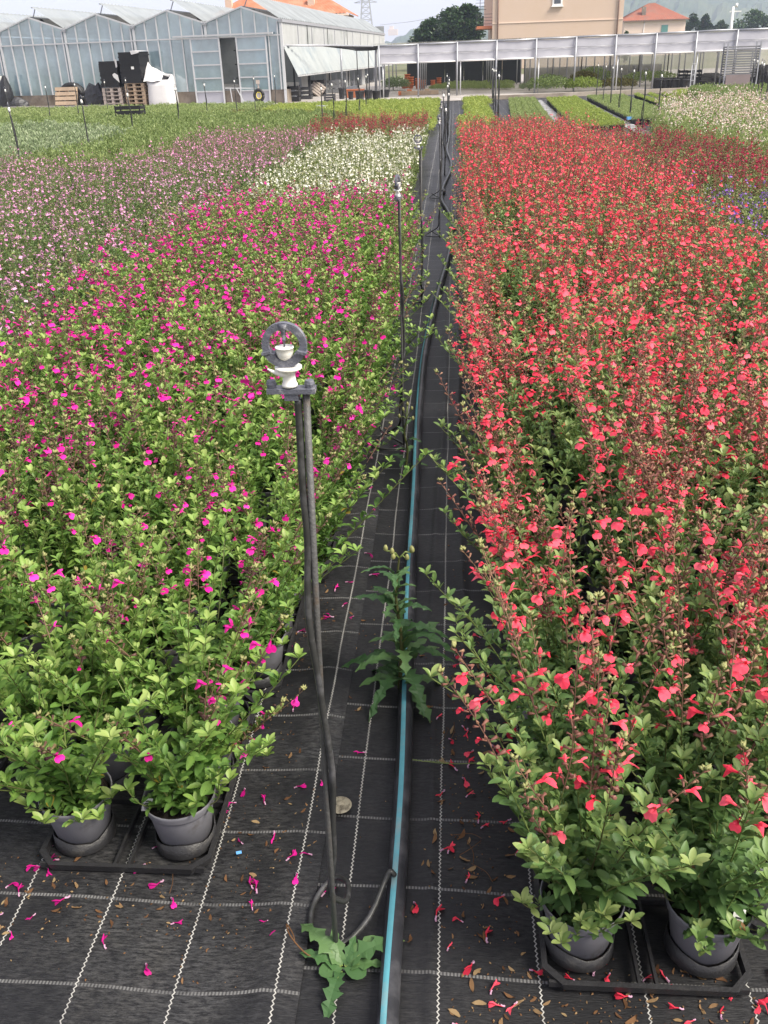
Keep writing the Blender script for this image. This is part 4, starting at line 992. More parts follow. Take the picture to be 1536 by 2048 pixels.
# ------------------------------------------------------------------ weeds
def thistle_leaf(L, wd, lobes, droop, lift, seed, basal=0.12):
    g = np.random.default_rng(seed); n = lobes*4; C = []; E1 = []; E2 = []
    for i in range(n+1):
        u = i/n; s_ = u*L
        z = lift*s_-droop*s_*s_/L
        wv = wd*(basal+math.sin(math.pi*min(1, u*1.02)**0.8)**0.9)*(1.0 if u < 0.75 else 1.15)
        ph = (i % 4)
        m = (0.45, 0.80, 1.10, 0.70)[ph]
        if u > 0.86: m = max(m, 0.6); wv = wd*(1-u)/0.14*0.75
        j1, j2 = g.uniform(0.8, 1.15, 2)
        fw_ = (-0.03*L if ph == 2 else 0.012*L)
        C.append((s_, 0, z)); E1.append((s_+fw_, wv*m*j1, z+0.18*wv*m+g.uniform(-.06, .06)*wd)); E2.append((s_+fw_, -wv*m*j2, z+0.18*wv*m+g.uniform(-.06, .06)*wd))
    V = C+E1+E2; k = n+1; F = []
    for i in range(n):
        F += [(i, i+1, k+i+1), (i, k+i+1, k+i), (i+1, i, 2*k+i), (i+1, 2*k+i, 2*k+i+1)]
    t = TM(); t.add(V, F, 0, float(g.uniform(0.25, 0.8)))
    b = MB(); b.tube([(c[0], 0, c[2]-0.0012) for c in C[::4]], np.linspace(0.0022, 0.0006, len(C[::4])), 4)
    FF = []
    for q in b.F:
        if len(q) == 4: FF += [(q[0], q[1], q[2]), (q[0], q[2], q[3])]
    t.add(b.V, FF, 1, 0.95)
    return t.mesh('leaf', ['leaf_thistle', 'stem'], False)
TL = [thistle_leaf(0.12, 0.019, 4, 0.75, 0.55, 1), thistle_leaf(0.14, 0.021, 5, 1.0, 0.7, 2), thistle_leaf(0.09, 0.016, 3, 0.5, 0.4, 3), thistle_leaf(0.15, 0.019, 5, 1.2, 0.85, 4)]
ROUND = TM(); ROUND.add(LEAF['near3'][0]*np.array([0.050, 0.075, 0.04]), LEAF['near3'][1], 0, 0.5); ROUND = ROUND.mesh('leaf', ['leaf_thistle'])
w1 = empty('thistle_weed', (-0.208, 1.148, 0.012), 'young thistle weed with jagged leaves at the foot of the nearest riser', 'weed')
for i, (az, k, s, el) in enumerate([(-102, 1, 0.80, 0.0), (30, 0, 1.05, 0.2), (70, 2, 0.65, 0.5), (138, 0, 1.0, 0.3), (8, 2, 0.85, 0.1), (165, 2, 0.95, 0.2), (48, 2, 0.9, 0.3), (112, 2, 0.8, 0.5)]):
    obj('leaf', TL[k], w1, (0.006*math.cos(R(az)), 0.006*math.sin(R(az)), 0.006), (0, -el, R(az)), s)
for az, s in ((-160, 0.95), (-20, 1.0), (-140, 0.7)): obj('leaf', ROUND, w1, (0, 0, 0.008), (0, -0.15, R(az)), s)
b = MB(); b.tube(smoothpath([(-0.02, 0.01, 0.006), (-0.07, 0.015, 0.022), (-0.11, 0.05, 0.03), (-0.125, 0.09, 0.012), (-0.105, 0.06, 0.006), (-0.10, 0.0, 0.004)], 5), 0.0016, 5)
part('dry_stalk', b, 'dry', w1)
def tall_weed(x, y, h, seed, nl, label, s=1.0):
    g = np.random.default_rng(seed); t = empty('thistle_weed', (x, y, 0.012), label, 'weed')
    P = smoothpath([(0, 0, 0), (0.008, 0.01, h*0.35), (-0.004, 0.012, h*0.7), (0.008, 0.0, h)], 5)
    b = MB(); b.tube(P, np.linspace(0.0065, 0.0025, len(P)), 7, 0, False, 0.25); part('stalk', b, 'stem', t, True)
    for i in range(nl):
        u = (i+0.4)/nl; p = P[int(u**1.15*0.9*(len(P)-1))]; az = i*2.4+g.uniform(-0.5, 0.5)
        obj('leaf', TL[int(g.integers(0, 4))], t, tuple(p), (g.uniform(-0.25, 0.25), -(0.15+0.50*u+g.uniform(-0.2, 0.25)), az), s*(1.35-0.75*u)*g.uniform(0.85, 1.15))
    for i in range(6):
        a = g.uniform(0, 6.28); tip = np.array([P[-1][0]+0.035*math.cos(a), P[-1][1]+0.035*math.sin(a), h+g.uniform(0.0, 0.06)])
        b = MB(); b.tube([P[-1], (P[-1]+tip)/2+np.array([0, 0, 0.01]), tip], 0.0016, 5, 0, False, 0.8)
        st = part('flower_stalk', b, 'stem', t)
        b = MB(); b.lathe([(0.002, 0), (0.006, 0.004), (0.0055, 0.011), (0.003, 0.017), (0.001, 0.018)], 8, tuple(tip)); part('bud', b, 'bud', st, True)
tall_weed(-0.145, 2.03, 0.42, 5, 40, 'big thistle weed with many jagged leaves growing over the blue-striped pipe', 0.92)
tall_weed(-0.20, 3.55, 0.22, 6, 9, 'smaller thistle weed with buds at the foot of the second riser', 0.7)
# a grass blade lying across the cloth and a sprig of dry stalks
b = MB(); b.tube(smoothpath([(0.26, 1.665, 0.05), (0.12, 1.70, 0.045), (0.0, 1.705, 0.035), (-0.095, 1.72, 0.030)], 6), np.linspace(0.0016, 0.0008, 19), 5, 0, False, 0.8)
for i in range(9):
    p = np.array([-0.095+0.011*i, 1.72-0.001*i, 0.031]); b.tube([p, p+np.array([-0.011, random.uniform(-0.006, 0.006), 0.002])], [0.0016, 0.0005], 4, 0, False, 0.9)
tag(obj('grass_stalk', b.mesh('grass_stalk', 'stem')), 'thin green grass stalk with seed head lying across the cloth right of the pipe', 'grass')

# ------------------------------------------------------------------ fallen flowers and litter
def fallen(mat, i):
    g = np.random.default_rng(900+i); t = TM()
    V = FLOW['near'][0]*np.array([1, 0.55, 0.55]); V = V*0.030
    V[:, 1] += 0.004*np.sin(V[:, 0]*150+i); V[:, 2] += 0.006
    t.add(V, FLOW['near'][1], 0, float(g.uniform(0.1, 0.75)))
    b = MB(); b.tube([(0.004, 0, 0.006), (-0.002, 0.001, 0.004), (-0.006, 0.002*(i-1), 0.003)], [0.0024, 0.0021, 0.0026], 6, 0, False)
    F = []
    for q in b.F: F += [(q[0], q[1], q[2]), (q[0], q[2], q[3])]
    t.add(b.V, F, 1, 0.6)
    return t.mesh('fallen_flower', [mat, 'petal_tube'])
FM = [fallen('petal_magenta', i) for i in range(3)]; FC = [fallen('petal_coral', i) for i in range(3)]
def dry_bit(i):
    g = np.random.default_rng(950+i); t = TM(); n = 5
    ca, cb = g.uniform(0.5, 1.6), g.uniform(-1, 1); V = []; F = []
    for k in range(n):
        u = k/(n-1); wv = 0.0045*math.sin(math.pi*(0.1+0.85*u))
        for s_ in (-1, 1): V.append((0.026*(u-0.5), s_*wv+0.004*cb*math.sin(u*3), 0.003+0.007*ca*(u-0.5)**2*4*(0.5+0.5*s_*0.4)))
    V = np.array(V); tw = g.uniform(-60, 60); bend = g.uniform(-25, 25)
    cs, sn = np.cos(V[:, 0]*tw), np.sin(V[:, 0]*tw); yy_, zz_ = V[:, 1].copy(), V[:, 2]-0.004
    V[:, 1] = yy_*cs-zz_*sn+bend*V[:, 0]**2; V[:, 2] = np.abs(yy_*sn+zz_*cs)+0.0015
    for k in range(n-1): a = 2*k; F += [(a, a+1, a+3), (a, a+3, a+2)]
    t.add(V, F, 0, float(g.uniform(0.1, 0.9)))
    return t.mesh('dry_husk', ['dry'])
DB = [dry_bit(i) for i in range(7)]
def scatter(name, meshes, n, zone, label, cat, group, smin, smax):
    k = 0
    while k < n:
        x, y = zone()
        if not inview(x, y, 0, 20) or abs(x+0.125) < 0.035: continue
        o = bpy.data.objects.new(name, random.choice(meshes)); COL.objects.link(o)
        zz = float(hz(np.float64(x), np.float64(y)))+(0.005 if x < -0.3 else 0.0)
        o.location = (x, y, zz+0.001); o.rotation_euler = (random.uniform(-0.5, 0.5), random.uniform(-0.35, 0.35), random.uniform(0, 6.28)); o.scale = (random.uniform(smin, smax),)*3
        tag(o, label, cat, group); k += 1
def zl():
    r = random.random()
    if r < 0.45: return random.gauss(-0.42, 0.10), random.uniform(1.3, 2.6)
    if r < 0.7: return random.uniform(-1.1, -0.35), random.uniform(1.18, 1.40)
    if r < 0.85: return random.gauss(-0.36, 0.06), random.uniform(2.4, 5.0)
    return random.uniform(-1.0, -0.25), random.uniform(1.1, 1.6)
def zr():
    r = random.random()
    if r < 0.40: return random.gauss(0.06, 0.07), random.uniform(1.2, 2.3)
    if r < 0.75: return random.uniform(0.0, 0.75), random.uniform(1.03, 1.18)
    if r < 0.9: return random.gauss(0.07, 0.06), random.uniform(2.2, 4.5)
    return random.uniform(0.19, 0.56), random.uniform(1.2, 1.7)
scatter('fallen_flower', FM, 75, zl, 'fallen magenta salvia flower lying on the black cloth', 'fallen flower', 'fallen magenta flowers', 0.55, 1.0)
scatter('fallen_flower', FC, 85, zr, 'fallen coral salvia flower lying on the black cloth', 'fallen flower', 'fallen coral flowers', 0.6, 1.05)
scatter('dry_husk', DB, 130, zl, 'dry brown husk lying on the cloth left of the pipe', 'dry husk', 'dry husks left of the pipe', 0.35, 0.9)
scatter('dry_husk', DB, 170, zr, 'dry brown husk lying on the cloth right of the pipe', 'dry husk', 'dry husks right of the pipe', 0.4, 1.1)
def crumbs():
    t = TM(); g = np.random.default_rng(77); tf = []
    while len(tf) < 1300:
        x, y = (zl() if g.random() < 0.5 else zr())
        tf.append((np.array([x, y, float(hz(np.float64(x), np.float64(y)))+(0.006 if x < -0.3 else 0.001)]), frame((math.cos(g.uniform(0, 6)), math.sin(g.uniform(0, 6)), 0.1)), g.uniform(0.003, 0.008), g.uniform(0.2, 1)))
    t.many(BUD, tf, 0)
    tag(obj('litter', t.mesh('litter', ['dry'], False)), 'tiny dry crumbs and seeds strewn over the black cloth', 'litter', None, 'stuff')
crumbs()
for i, (x, y) in enumerate([(0.05, 1.42), (0.09, 1.37), (0.02, 1.44), (0.07, 1.49), (-0.60, 1.31), (-0.03, 1.80), (0.0, 1.82)]):
    b = MB(); a = random.uniform(0, 3); b.tube(smoothpath([(0, 0, 0.004), (0.025*math.cos(a), 0.025*math.sin(a), 0.009), (0.065*math.cos(a+.2), 0.065*math.sin(a+.2), 0.004)], 4), 0.0009, 4, 0, True, 0.2)
    tag(obj('dry_stalk', b.mesh('dry_stalk', 'dry'), None, (x, y, 0.01)), 'thin dry stalk lying on the black cloth', 'dry stalk', 'dry stalks on the cloth')
b = MB(); b.box((0, 0, 0), (0.012, 0.007, 0.001), 0.4, 0, (0.2, 0.1, 0))
p = G(478, 1707, 0.014); tag(obj('plastic_scrap', b.mesh('plastic_scrap', 'blue'), None, (p[0], p[1], 0.017)), 'tiny blue plastic scrap on the cloth beside the front left tray', 'scrap')

# ------------------------------------------------------------------ greenhouse
GC = np.array([-6.68, 39.15, 0.0]); TH = R(12.2)
GU = np.array([-math.cos(TH), math.sin(TH), 0.0]); GV = np.array([math.sin(R(3)), math.cos(R(3)), 0.0])
GN = np.array([-math.sin(TH), -math.cos(TH), 0.0])           # out of the gable wall
HE, HF, HT, HR, BAY, GLEN = 2.94, 0.507, 2.43, 3.43, 3.2, 33.0
def gp(u, v, z, out=0.0): return GC+GU*u+GV*v+GN*out+np.array([0, 0, z])
GH = empty('greenhouse', tuple(GC), 'long glass greenhouse with white sawtooth roof vents at the back left', 'greenhouse')
def gpart(name, b, mat, smooth=False, parent=None):
    b.V = [tuple(np.array(v)-GC) for v in b.V]
    return part(name, b, mat, parent or GH, smooth)
def roofz(u):
    q = (u % BAY)/BAY
    return HE+(HR-HE)*(1-abs(q-0.5)*2)
NB_ = 5
b = MB(); b.quad(gp(NB_*BAY, 0, 0), gp(0, 0, 0), gp(0, 0, HF), gp(NB_*BAY, 0, HF)); b.quad(gp(NB_*BAY, 0.2, 0), gp(0, 0.2, 0), gp(0, 0.2, HF), gp(NB_*BAY, 0.2, HF)); b.quad(gp(0, 0, HF), gp(NB_*BAY, 0, HF), gp(NB_*BAY, 0.2, HF), gp(0, 0.2, HF))
gpart('base_wall', b, 'basewall')
for k in range(NB_*6+1):
    u = k*BAY/6; major = k % 6 == 0
    if 0.6 < u < 3.8 and not major: lo = HT
    else: lo = HF
    hi = roofz(u)-0.02
    b = MB(); b.beam(gp(u, 0, lo, 0.03), gp(u, 0, hi, 0.03), 0.09 if major else 0.045, 0.06); gpart('mullion', b, 'alu')
    if major:
        b = MB(); b.beam(gp(u+0.14, 0, lo, 0.03), gp(u+0.14, 0, hi-0.02, 0.03), 0.05, 0.06); gpart('mullion', b, 'alu')
    if k < NB_*6:
        u2 = u+BAY/6
        if not (0.55 < u < 3.6):
            b = MB(); b.quad(gp(u2, 0, HF), gp(u, 0, HF), gp(u, 0, HT), gp(u2, 0, HT)); gpart('pane', b, 'glass')
        b = MB(); b.quad(gp(u2, 0, HT), gp(u, 0, HT), gp(u, 0, roofz(u+1e-4)), gp(u2, 0, roofz(u2-1e-4))); gpart('pane', b, 'glass')
b = MB(); b.beam(gp(0, 0, HT, 0.04), gp(NB_*BAY, 0, HT, 0.04), 0.05, 0.05); gpart('transom', b, 'alu')
for k in range(NB_):
    u = k*BAY
    b = MB(); b.beam(gp(u, -0.02, HE, 0.05), gp(u+BAY/2, -0.02, HR, 0.05), 0.06, 0.05); b.beam(gp(u+BAY/2, -0.02, HR, 0.05), gp(u+BAY, -0.02, HE, 0.05), 0.06, 0.05); gpart('gable_bar', b, 'alu')
    b = MB(); b.beam(gp(u, -0.1, HE-0.03), gp(u, GLEN, HE-0.03), 0.16, 0.10); gpart('gutter', b, 'galv')
    b = MB(); b.quad(gp(u+BAY/2, 0, HR), gp(u+BAY/2, GLEN, HR), gp(u+BAY, GLEN, HE+0.03), gp(u+BAY, 0, HE+0.03)); gpart('roof_slope', b, 'glass_roof')
    b = MB(); b.beam(gp(u+BAY/2, 0, HR+0.02), gp(u+BAY/2, GLEN, HR+0.02), 0.06, 0.05); gpart('ridge', b, 'galv')
    for j in range(11):                                       # the opened roof vent, sheet by sheet
        v0, v1 = j*3.0, j*3.0+2.985; bb = MB(); n = 24; P = []
        for i in range(n+1):
            v = v0+(v1-v0)*i/n; o_ = 0.05 if i % 3 == 1 else 0.0
            for (du, z) in ((0.04, HE+0.05), (1.38, 3.81)):
                P.append(gp(u+du-o_*0.53, v, z+o_*0.85))
        bb.add(P, [(2*i, 2*i+2, 2*i+3, 2*i+1) for i in range(n)])
        for (du, z) in ((0.04, HE+0.05), (1.38, 3.81)): bb.beam(gp(u+du, v0, z-0.02), gp(u+du, v1, z-0.02), 0.05, 0.04)
        gpart('roof_vent', bb, 'vent')
    for v in (0.3, 6, 12, 18):
        bb = MB(); bb.beam(gp(u+BAY/2-0.05, v, HR), gp(u+1.36, v, 3.80), 0.03, 0.03); gpart('vent_strut', bb, 'galv')
# sliding doors
for (a, c, nm) in ((0.62, 1.87, 'door'), (2.62, 3.85, 'door')):
    b = MB()
    for u in (a, c): b.beam(gp(u, 0, 0.03, 0.14), gp(u, 0, HT, 0.14), 0.06, 0.05)
    for z in (0.06, 0.50, 0.98, 1.46, 1.94, HT-0.03): b.beam(gp(a, 0, z, 0.14), gp(c, 0, z, 0.14), 0.05, 0.05)
    d = gpart(nm, b, 'alu')
    for i in range(4):
        bb = MB(); bb.quad(gp(c, 0, 0.50+0.48*i, 0.13), gp(a, 0, 0.50+0.48*i, 0.13), gp(a, 0, 0.98+0.48*i, 0.13), gp(c, 0, 0.98+0.48*i, 0.13)); gpart('pane', bb, 'glass', False, d)
    bb = MB(); bb.quad(gp(c, 0, 0.06, 0.12), gp(a, 0, 0.06, 0.12), gp(a, 0, 0.50, 0.12), gp(c, 0, 0.50, 0.12)); gpart('kick_panel', bb, 'white_sheet', False, d)
b = MB(); b.beam(gp(0.3, 0, HT+0.07, 0.16), gp(4.6, 0, HT+0.07, 0.16), 0.08, 0.06); gpart('door_track', b, 'alu')
# inside: posts, benches, racks
for k in range(NB_+1):
    for v in (5, 10, 16): b = MB(); b.beam(gp(k*BAY, v, 0), gp(k*BAY, v, HE), 0.09, 0.09); gpart('post', b, 'steel_dark')
b = MB(); b.quad(gp(NB_*BAY, GLEN, 0), gp(0, GLEN, 0), gp(0, GLEN, HR), gp(NB_*BAY, GLEN, HR)); gpart('rear_wall', b, 'poly')
b = MB(); b.quad(gp(NB_*BAY, 0, 0), gp(NB_*BAY, GLEN, 0), gp(NB_*BAY, GLEN, HE), gp(NB_*BAY, 0, HE)); gpart('side_wall', b, 'poly')
def clutter(name, u0, u1, v, z0, z1, mat, label, cat='bench', d=0.8, group=None):
    c = (gp(u0, v, z0)+gp(u1, v, z1))/2
    bb = MB(); bb.box((0, 0, (z1-z0)*0.5-0.04), (abs(u1-u0), d, 0.08))
    for s1 in (-1, 1):
        for s2 in (-1, 1): bb.box((s1*(abs(u1-u0)/2-0.05), s2*(d/2-0.05), -0.04), (0.06, 0.06, (z1-z0)-0.08))
    bb.box((0, 0, -(z1-z0)*0.22), (abs(u1-u0)*0.96, d*0.9, (z1-z0)*0.3))
    tag(obj(name, bb.mesh(name, mat), None, tuple(c), (0, 0, -TH)), label, cat, group)
clutter('bench', 13.2, 15.8, 3.0, 0.0, 1.45, 'steel_dark', 'dark loaded bench behind the glass in the leftmost bay')
clutter('bench', 9.9, 12.6, 3.5, 0.0, 1.55, 'steel_dark', 'dark loaded bench behind the glass in the second bay from the left')
clutter('bench', 6.6, 9.2, 4.0, 0.0, 1.2, 'cc_shelf', 'grey bench behind the glass beside the black tray stacks')
clutter('blue_cover', 0.75, 1.35, 1.2, 0.5, 1.75, 'blue', 'blue cover hanging inside the greenhouse behind the right door', 'cover', 0.5)
for i, u in enumerate((1.75, 2.35)):
    for j in range(4):
        bb = MB(); bb.beam((-0.32, 0, 0), (0.32, 0, 0), 0.5, 0.04); bb.beam((-0.32, 0, -0.3), (-0.32, 0, 0.3), 0.04, 0.04); bb.beam((0.32, 0, -0.3), (0.32, 0, 0.3), 0.04, 0.04)
        o = obj('rack_shelf', bb.mesh('rack_shelf', 'steel_dark'), None, tuple(gp(u, 1.6+0.8*i, 0.4+0.52*j)), (0, 0, -TH)); tag(o, 'black rack shelf seen through the open greenhouse door', 'rack', 'rack shelves inside the door')
# long side wall: corrugated top, propped awning, dark openings
def corr(b, p0, p1, q0, q1, pitch, depth, nrm):
    """corrugated sheet between lower line p0-p1 and upper line q0-q1"""
    n = max(2, int(np.linalg.norm(np.array(p1)-p0)/pitch)*2); P = []
    for i in range(n+1):
        t = i/n; o_ = nrm*(depth if i % 2 else 0.0)
        P += [p0*(1-t)+p1*t+o_, q0*(1-t)+q1*t+o_]
    b.add(P, [(2*i, 2*i+2, 2*i+3, 2*i+1) for i in range(n)])
SX = np.array([GV[1], -GV[0], 0.0])                            # out of the long side wall
for j in range(11):
    v0, v1 = j*3.0, j*3.0+2.985
    b = MB(); corr(b, gp(0, v0, 2.05), gp(0, v1, 2.05), gp(0, v0, HE-0.06), gp(0, v1, HE-0.06), 0.30, 0.05, SX); gpart('side_sheet', b, 'poly')
    b = MB(); corr(b, gp(0, v0, 0.98)+SX*0.55, gp(0, v1, 0.98)+SX*0.55, gp(0, v0, 2.0)+SX*0.05, gp(0, v1, 2.0)+SX*0.05, 0.34, 0.09, SX*0.85+np.array([0, 0, 0.45]))
    a_ = gpart('awning', b, 'awning')
    bb = MB(); bb.beam(gp(0, v0, 0.97)+SX*0.56, gp(0, v1, 0.97)+SX*0.56, 0.05, 0.05); bb.beam(gp(0, v0, 2.02)+SX*0.06, gp(0, v1, 2.02)+SX*0.06, 0.06, 0.06); gpart('rail', bb, 'alu', False, a_)
    b = MB(); b.beam(gp(0, v0, 0), gp(0, v0, HE), 0.10, 0.10); gpart('post', b, 'alu' if j == 0 else 'galv')
    if j % 2: b = MB(); b.quad(gp(0, v0, 0), gp(0, v0+1.6, 0), gp(0, v0+1.6, 1.0), gp(0, v0, 1.0)); gpart('lower_sheet', b, 'poly')
b = MB(); b.beam(gp(0, 0, 0.25), gp(0, 0.7, 0.25), 0.14, 0.5); gpart('base_wall', b, 'basewall')

# pipe frame between greenhouse corner and shade house
fr = empty('pipe_frame', tuple(G(752, 190)), 'grey overhead pipe frame carrying a bundle of black hose by the greenhouse corner', 'frame')
f0 = np.array(fr.location)
def fpart(name, b, mat, smooth=True): b.V = [tuple(np.array(v)-f0) for v in b.V]; return part(name, b, mat, fr, smooth)
fY = float(f0[1])
ptop = AT(752, 93, fY); pl_ = AT(566, 91, 39.3)
b = MB(); b.tube([f0, ptop], 0.06, 10); fpart('post', b, 'galv')
b = MB(); b.tube([pl_, (pl_+ptop)/2+np.array([0, 0, 0.02]), ptop], 0.035, 8); fpart('top_pipe', b, 'galv')
b = MB()
for i in range(7): b.tube(smoothpath([AT(640, 91, fY-0.2), AT(675+4*i, 92+i, fY-0.3), AT(715, 95+i*0.9, fY-0.25), AT(750, 93+i, fY-0.2), AT(762, 92, fY)], 4), 0.03, 6)
fpart('hose_bundle', b, 'black')
for px in (681, 713, 736): b = MB(); b.tube([AT(px, 94, fY), np.array([AT(px, 94, fY)[0], fY, 0.0])], 0.022 if px > 690 else 0.04, 8); fpart('leg', b, 'galv' if px < 690 else 'steel_dark')

# ------------------------------------------------------------------ shade house
SH = empty('shade_house', (5.0, 41.2, 0.0), 'low shade house with long white roller curtain across the back right', 'shade house')
sh0 = np.array(SH.location)
def spart(name, b, mat, smooth=False, parent=None): b.V = [tuple(np.array(v)-sh0) for v in b.V]; return part(name, b, mat, parent or SH, smooth)
def sy(x): return 41.0+0.03*(x+3)
def top(x): return np.interp(x, [-3.2, 12.4, 16], [1.93, 2.08, 2.11])
def bot(x): return np.interp(x, [-3.2, 12.5, 16], [1.285, 1.355, 1.37])
xs = np.linspace(-3.05, 16, 13)
for i in range(12):
    xa, xb = xs[i]+0.004, xs[i+1]-0.004; n = 8; P = []
    for j in range(n+1):
        x = xa+(xb-xa)*j/n; sag = 0.02*math.sin(math.pi*j/n)
        P += [(x, sy(x)-0.02*math.sin(j*1.9+i), bot(x)-sag*0.3), (x, sy(x)-0.012*math.sin(j*2.7), (top(x)+bot(x))/2), (x, sy(x), top(x)-0.03-sag)]
    b = MB(); b.add(P, [(3*j+k, 3*j+3+k, 3*j+4+k, 3*j+1+k) for j in range(n) for k in (0, 1)]); c_ = spart('curtain', b, 'white_sheet', True)
    bb = MB(); bb.tube([(xa, sy(xa)-0.03, bot(xa)), (xb, sy(xb)-0.03, bot(xb))], 0.03, 8); spart('roller', bb, 'frame_white', True, c_)
    bb = MB(); bb.tube([(xa, sy(xa)-0.035, (top(xa)+bot(xa))/2), (xb, sy(xb)-0.035, (top(xb)+bot(xb))/2)], 0.010, 6); spart('batten', bb, 'galv', True, c_)
    b = MB(); b.tube([(xa, sy(xa), top(xa)), ((xa+xb)/2, sy(xa), top(xa)+0.012*(i % 3)), (xb, sy(xb), top(xb))], 0.035, 8); spart('top_rail', b, 'galv', True)
for i in range(12):
    x = xs[i]
    b = MB(); b.tube([(x, sy(x)-0.06, 0), (x, sy(x)-0.06, top(x)+0.02)], 0.035, 8); spart('post', b, 'galv', True)
    if i % 2 == 0:
        b = MB(); b.tube([(x+0.14, sy(x)+0.05, 0), (x+0.14, sy(x)+0.05, bot(x))], 0.025, 8); spart('post', b, 'alu', True)
    for Y in (44, 47, 50, 53): b = MB(); b.tube([(x, Y, 0), (x, Y, 2.0)], 0.03, 7); spart('post', b, 'galv', True)
b = MB(); b.quad((-3.4, 41.3, 2.02), (16, 41.6, 2.12), (16, 57, 2.12), (-3.4, 57, 2.02)); spart('roof_film', b, 'film_clear')
for i in range(6):
    xa = -2.6+i*1.05; b = MB(); b.quad((xa, 55.6, 0), (xa+1.04, 55.6, 0), (xa+1.04, 55.6, 2.0), (xa, 55.6, 2.0)); spart('rear_net', b, 'net_dark')
for i in range(10):
    xa = 3.75+i*1.5; b = MB(); n = 6; P = []
    for j in range(n+1): x = xa+1.49*j/n; P += [(x, 54+0.03*math.sin(j*2.3+i), 0.0), (x, 54+0.03*math.sin(j*1.7), 2.05)]
    b.add(P, [(2*j, 2*j+2, 2*j+3, 2*j+1) for j in range(n)]); spart('rear_film', b, 'film_clear', True)
    b = MB(); b.tube([(xa, 53.9, 0), (xa, 53.9, 2.05)], 0.03, 7); spart('post', b, 'steel_dark', True)
b = MB(); b.quad((3.75, 54.2, 0.0), (11, 54.2, 0.0), (11, 54.2, 0.75), (3.75, 54.2, 0.75)); spart('rear_skirt', b, 'net_dark')
mass('shade_plant_mass', [(-1.2, 47.5), (2.6, 45), (3.0, 52), (0, 54)], 0.3, lgreen, 'low green pots on the floor of the shade house', z=0.03)
mass('white_pot_mass', [(2.9, 44.0), (4.0, 43.0), (5.2, 49), (3.6, 50)], 0.3, silver, 'pale silvery plants in the shade house behind the kerb', s=(0.4, 0.6), z=0.03)
def mound(px0, px1, py, h, seed, label, mat='leaf_green', rn=(0.0, 0.8)):
    a, c = G(px0, py), G(px1, py); m = (a+c)/2; wd = np.linalg.norm(c-a)/2
    me = tuft(seed, 1500, h, wd, 0.10, (0.0, 1.3), mat, 'shrub', rn=rn)
    o = obj('shrub_group', me, None, (m[0], m[1]+wd*0.3, 0.05)); tag(o, label, 'shrubs')
mound(1062, 1132, 186, 0.62, 601, 'rounded dark green mound of plants under the shade house curtain')
mound(1135, 1198, 184, 0.5, 602, 'lower green mound of plants beside the grey posts', 'leaf_lime', (0.0, 0.5))
mound(1145, 1190, 174, 0.62, 603, 'olive green mound behind the lower green one', 'leaf_olive')
mound(1200, 1270, 180, 0.38, 604, 'brownish green plants along the shade house edge', 'leaf_olive')
mound(1255, 1350, 172, 0.55, 605, 'dark green shrubs behind the black pots in the shade house')
mound(770, 812, 182, 0.55, 606, 'grey green bush beside the terracotta pots', 'leaf_silver', (0, 0.25))
mound(1160, 1215, 172, 0.75, 607, 'tall dark green plants before the film wall')

# ------------------------------------------------------------------ yard clutter
def bucket(px, py, wpx, hh, label, mat='pot_dark', group=None, name='plant_bucket'):
    c = G(px, py); r = wpx/2*np.linalg.norm(G(px+1, py)-c)
    b = MB(); b.lathe([(r*0.78, 0.0), (r*0.98, hh*0.94), (r*1.03, hh*0.95), (r*1.03, hh), (r*0.92, hh), (r*0.85, hh*0.85), (0.0, hh*0.84)], 16)
    tag(obj(name, b.mesh(name, mat, True), None, (c[0], c[1], 0.02)), label, 'bucket', group)
for i, (px, py, wp, hh) in enumerate([(684, 199, 10, 0.42), (720, 203, 15, 0.36), (737, 202, 13, 0.38), (753, 201, 14, 0.34), (770, 196, 15, 0.30), (702, 200, 9, 0.30)]):
    bucket(px, py, wp, hh, ['dark narrow bucket left of the terracotta box', 'black plant bucket below the thin legs of the pipe frame', 'black bucket between two others under the pipe frame', 'dark bucket at the foot of the thick pipe frame post', 'dark bucket right of the pipe frame post', 'small dark bucket beside the terracotta box'][i])
def crate(c, sx, sy_, sz, mat, label, name='crate', rz=0.0, group=None, slats=3):
    t = empty(name, tuple(c), label, 'crate', group, rz)
    b = MB(); b.box((0, 0, 0.01), (sx, sy_, 0.02)); part('floor', b, mat, t)
    for k in range(slats):
        z = sz*(k+0.5)/slats
        for s_ in (-1, 1):
            b = MB(); b.box((0, s_*sy_/2, z), (sx, 0.015, sz/slats*0.62)); b.box((s_*sx/2, 0, z), (0.015, sy_, sz/slats*0.62)); part('slat', b, mat, t)
    b = MB()
    for s1 in (-1, 1):
        for s2 in (-1, 1): b.box((s1*(sx/2-0.012), s2*(sy_/2-0.012), sz/2), (0.03, 0.03, sz))
    part('corners', b, mat, t)
    return t
def mpp(px, py): return np.linalg.norm(G(px+1, py)-G(px, py))
c = G(660, 204); crate((c[0], c[1], 0.02), 0.42, 0.35, 0.28, 'steel_dark', 'dark square box on the path by the leaning pallet')
c = G(708, 217); crate((c[0], c[1], 0.02), 0.55, 0.4, 0.22, 'black', 'black crate among the low yellow-green plants')
c = G(270, 262, 0.0); crate((-7.9, 23.6, 0.04), 0.62, 0.4, 0.66, 'black', 'black crate standing in the green plants at the left', slats=6)
c = G(580, 203); crate((c[0], c[1]+0.6, 0.02), 0.35, 0.3, 0.42, 'galv', 'small grey crate at the greenhouse corner', slats=5)
b = MB(); b.lathe([(0.10, 0), (0.13, 0.16), (0.11, 0.16), (0.09, 0.1)], 12); c = G(652, 206)
c = G(640, 197); tag(obj('green_bucket', b.mesh('green_bucket', 'green_plastic', True), None, (c[0]-1.6, c[1]+1.2, 0.25)), 'small green bucket left of the leaning pallet', 'bucket')
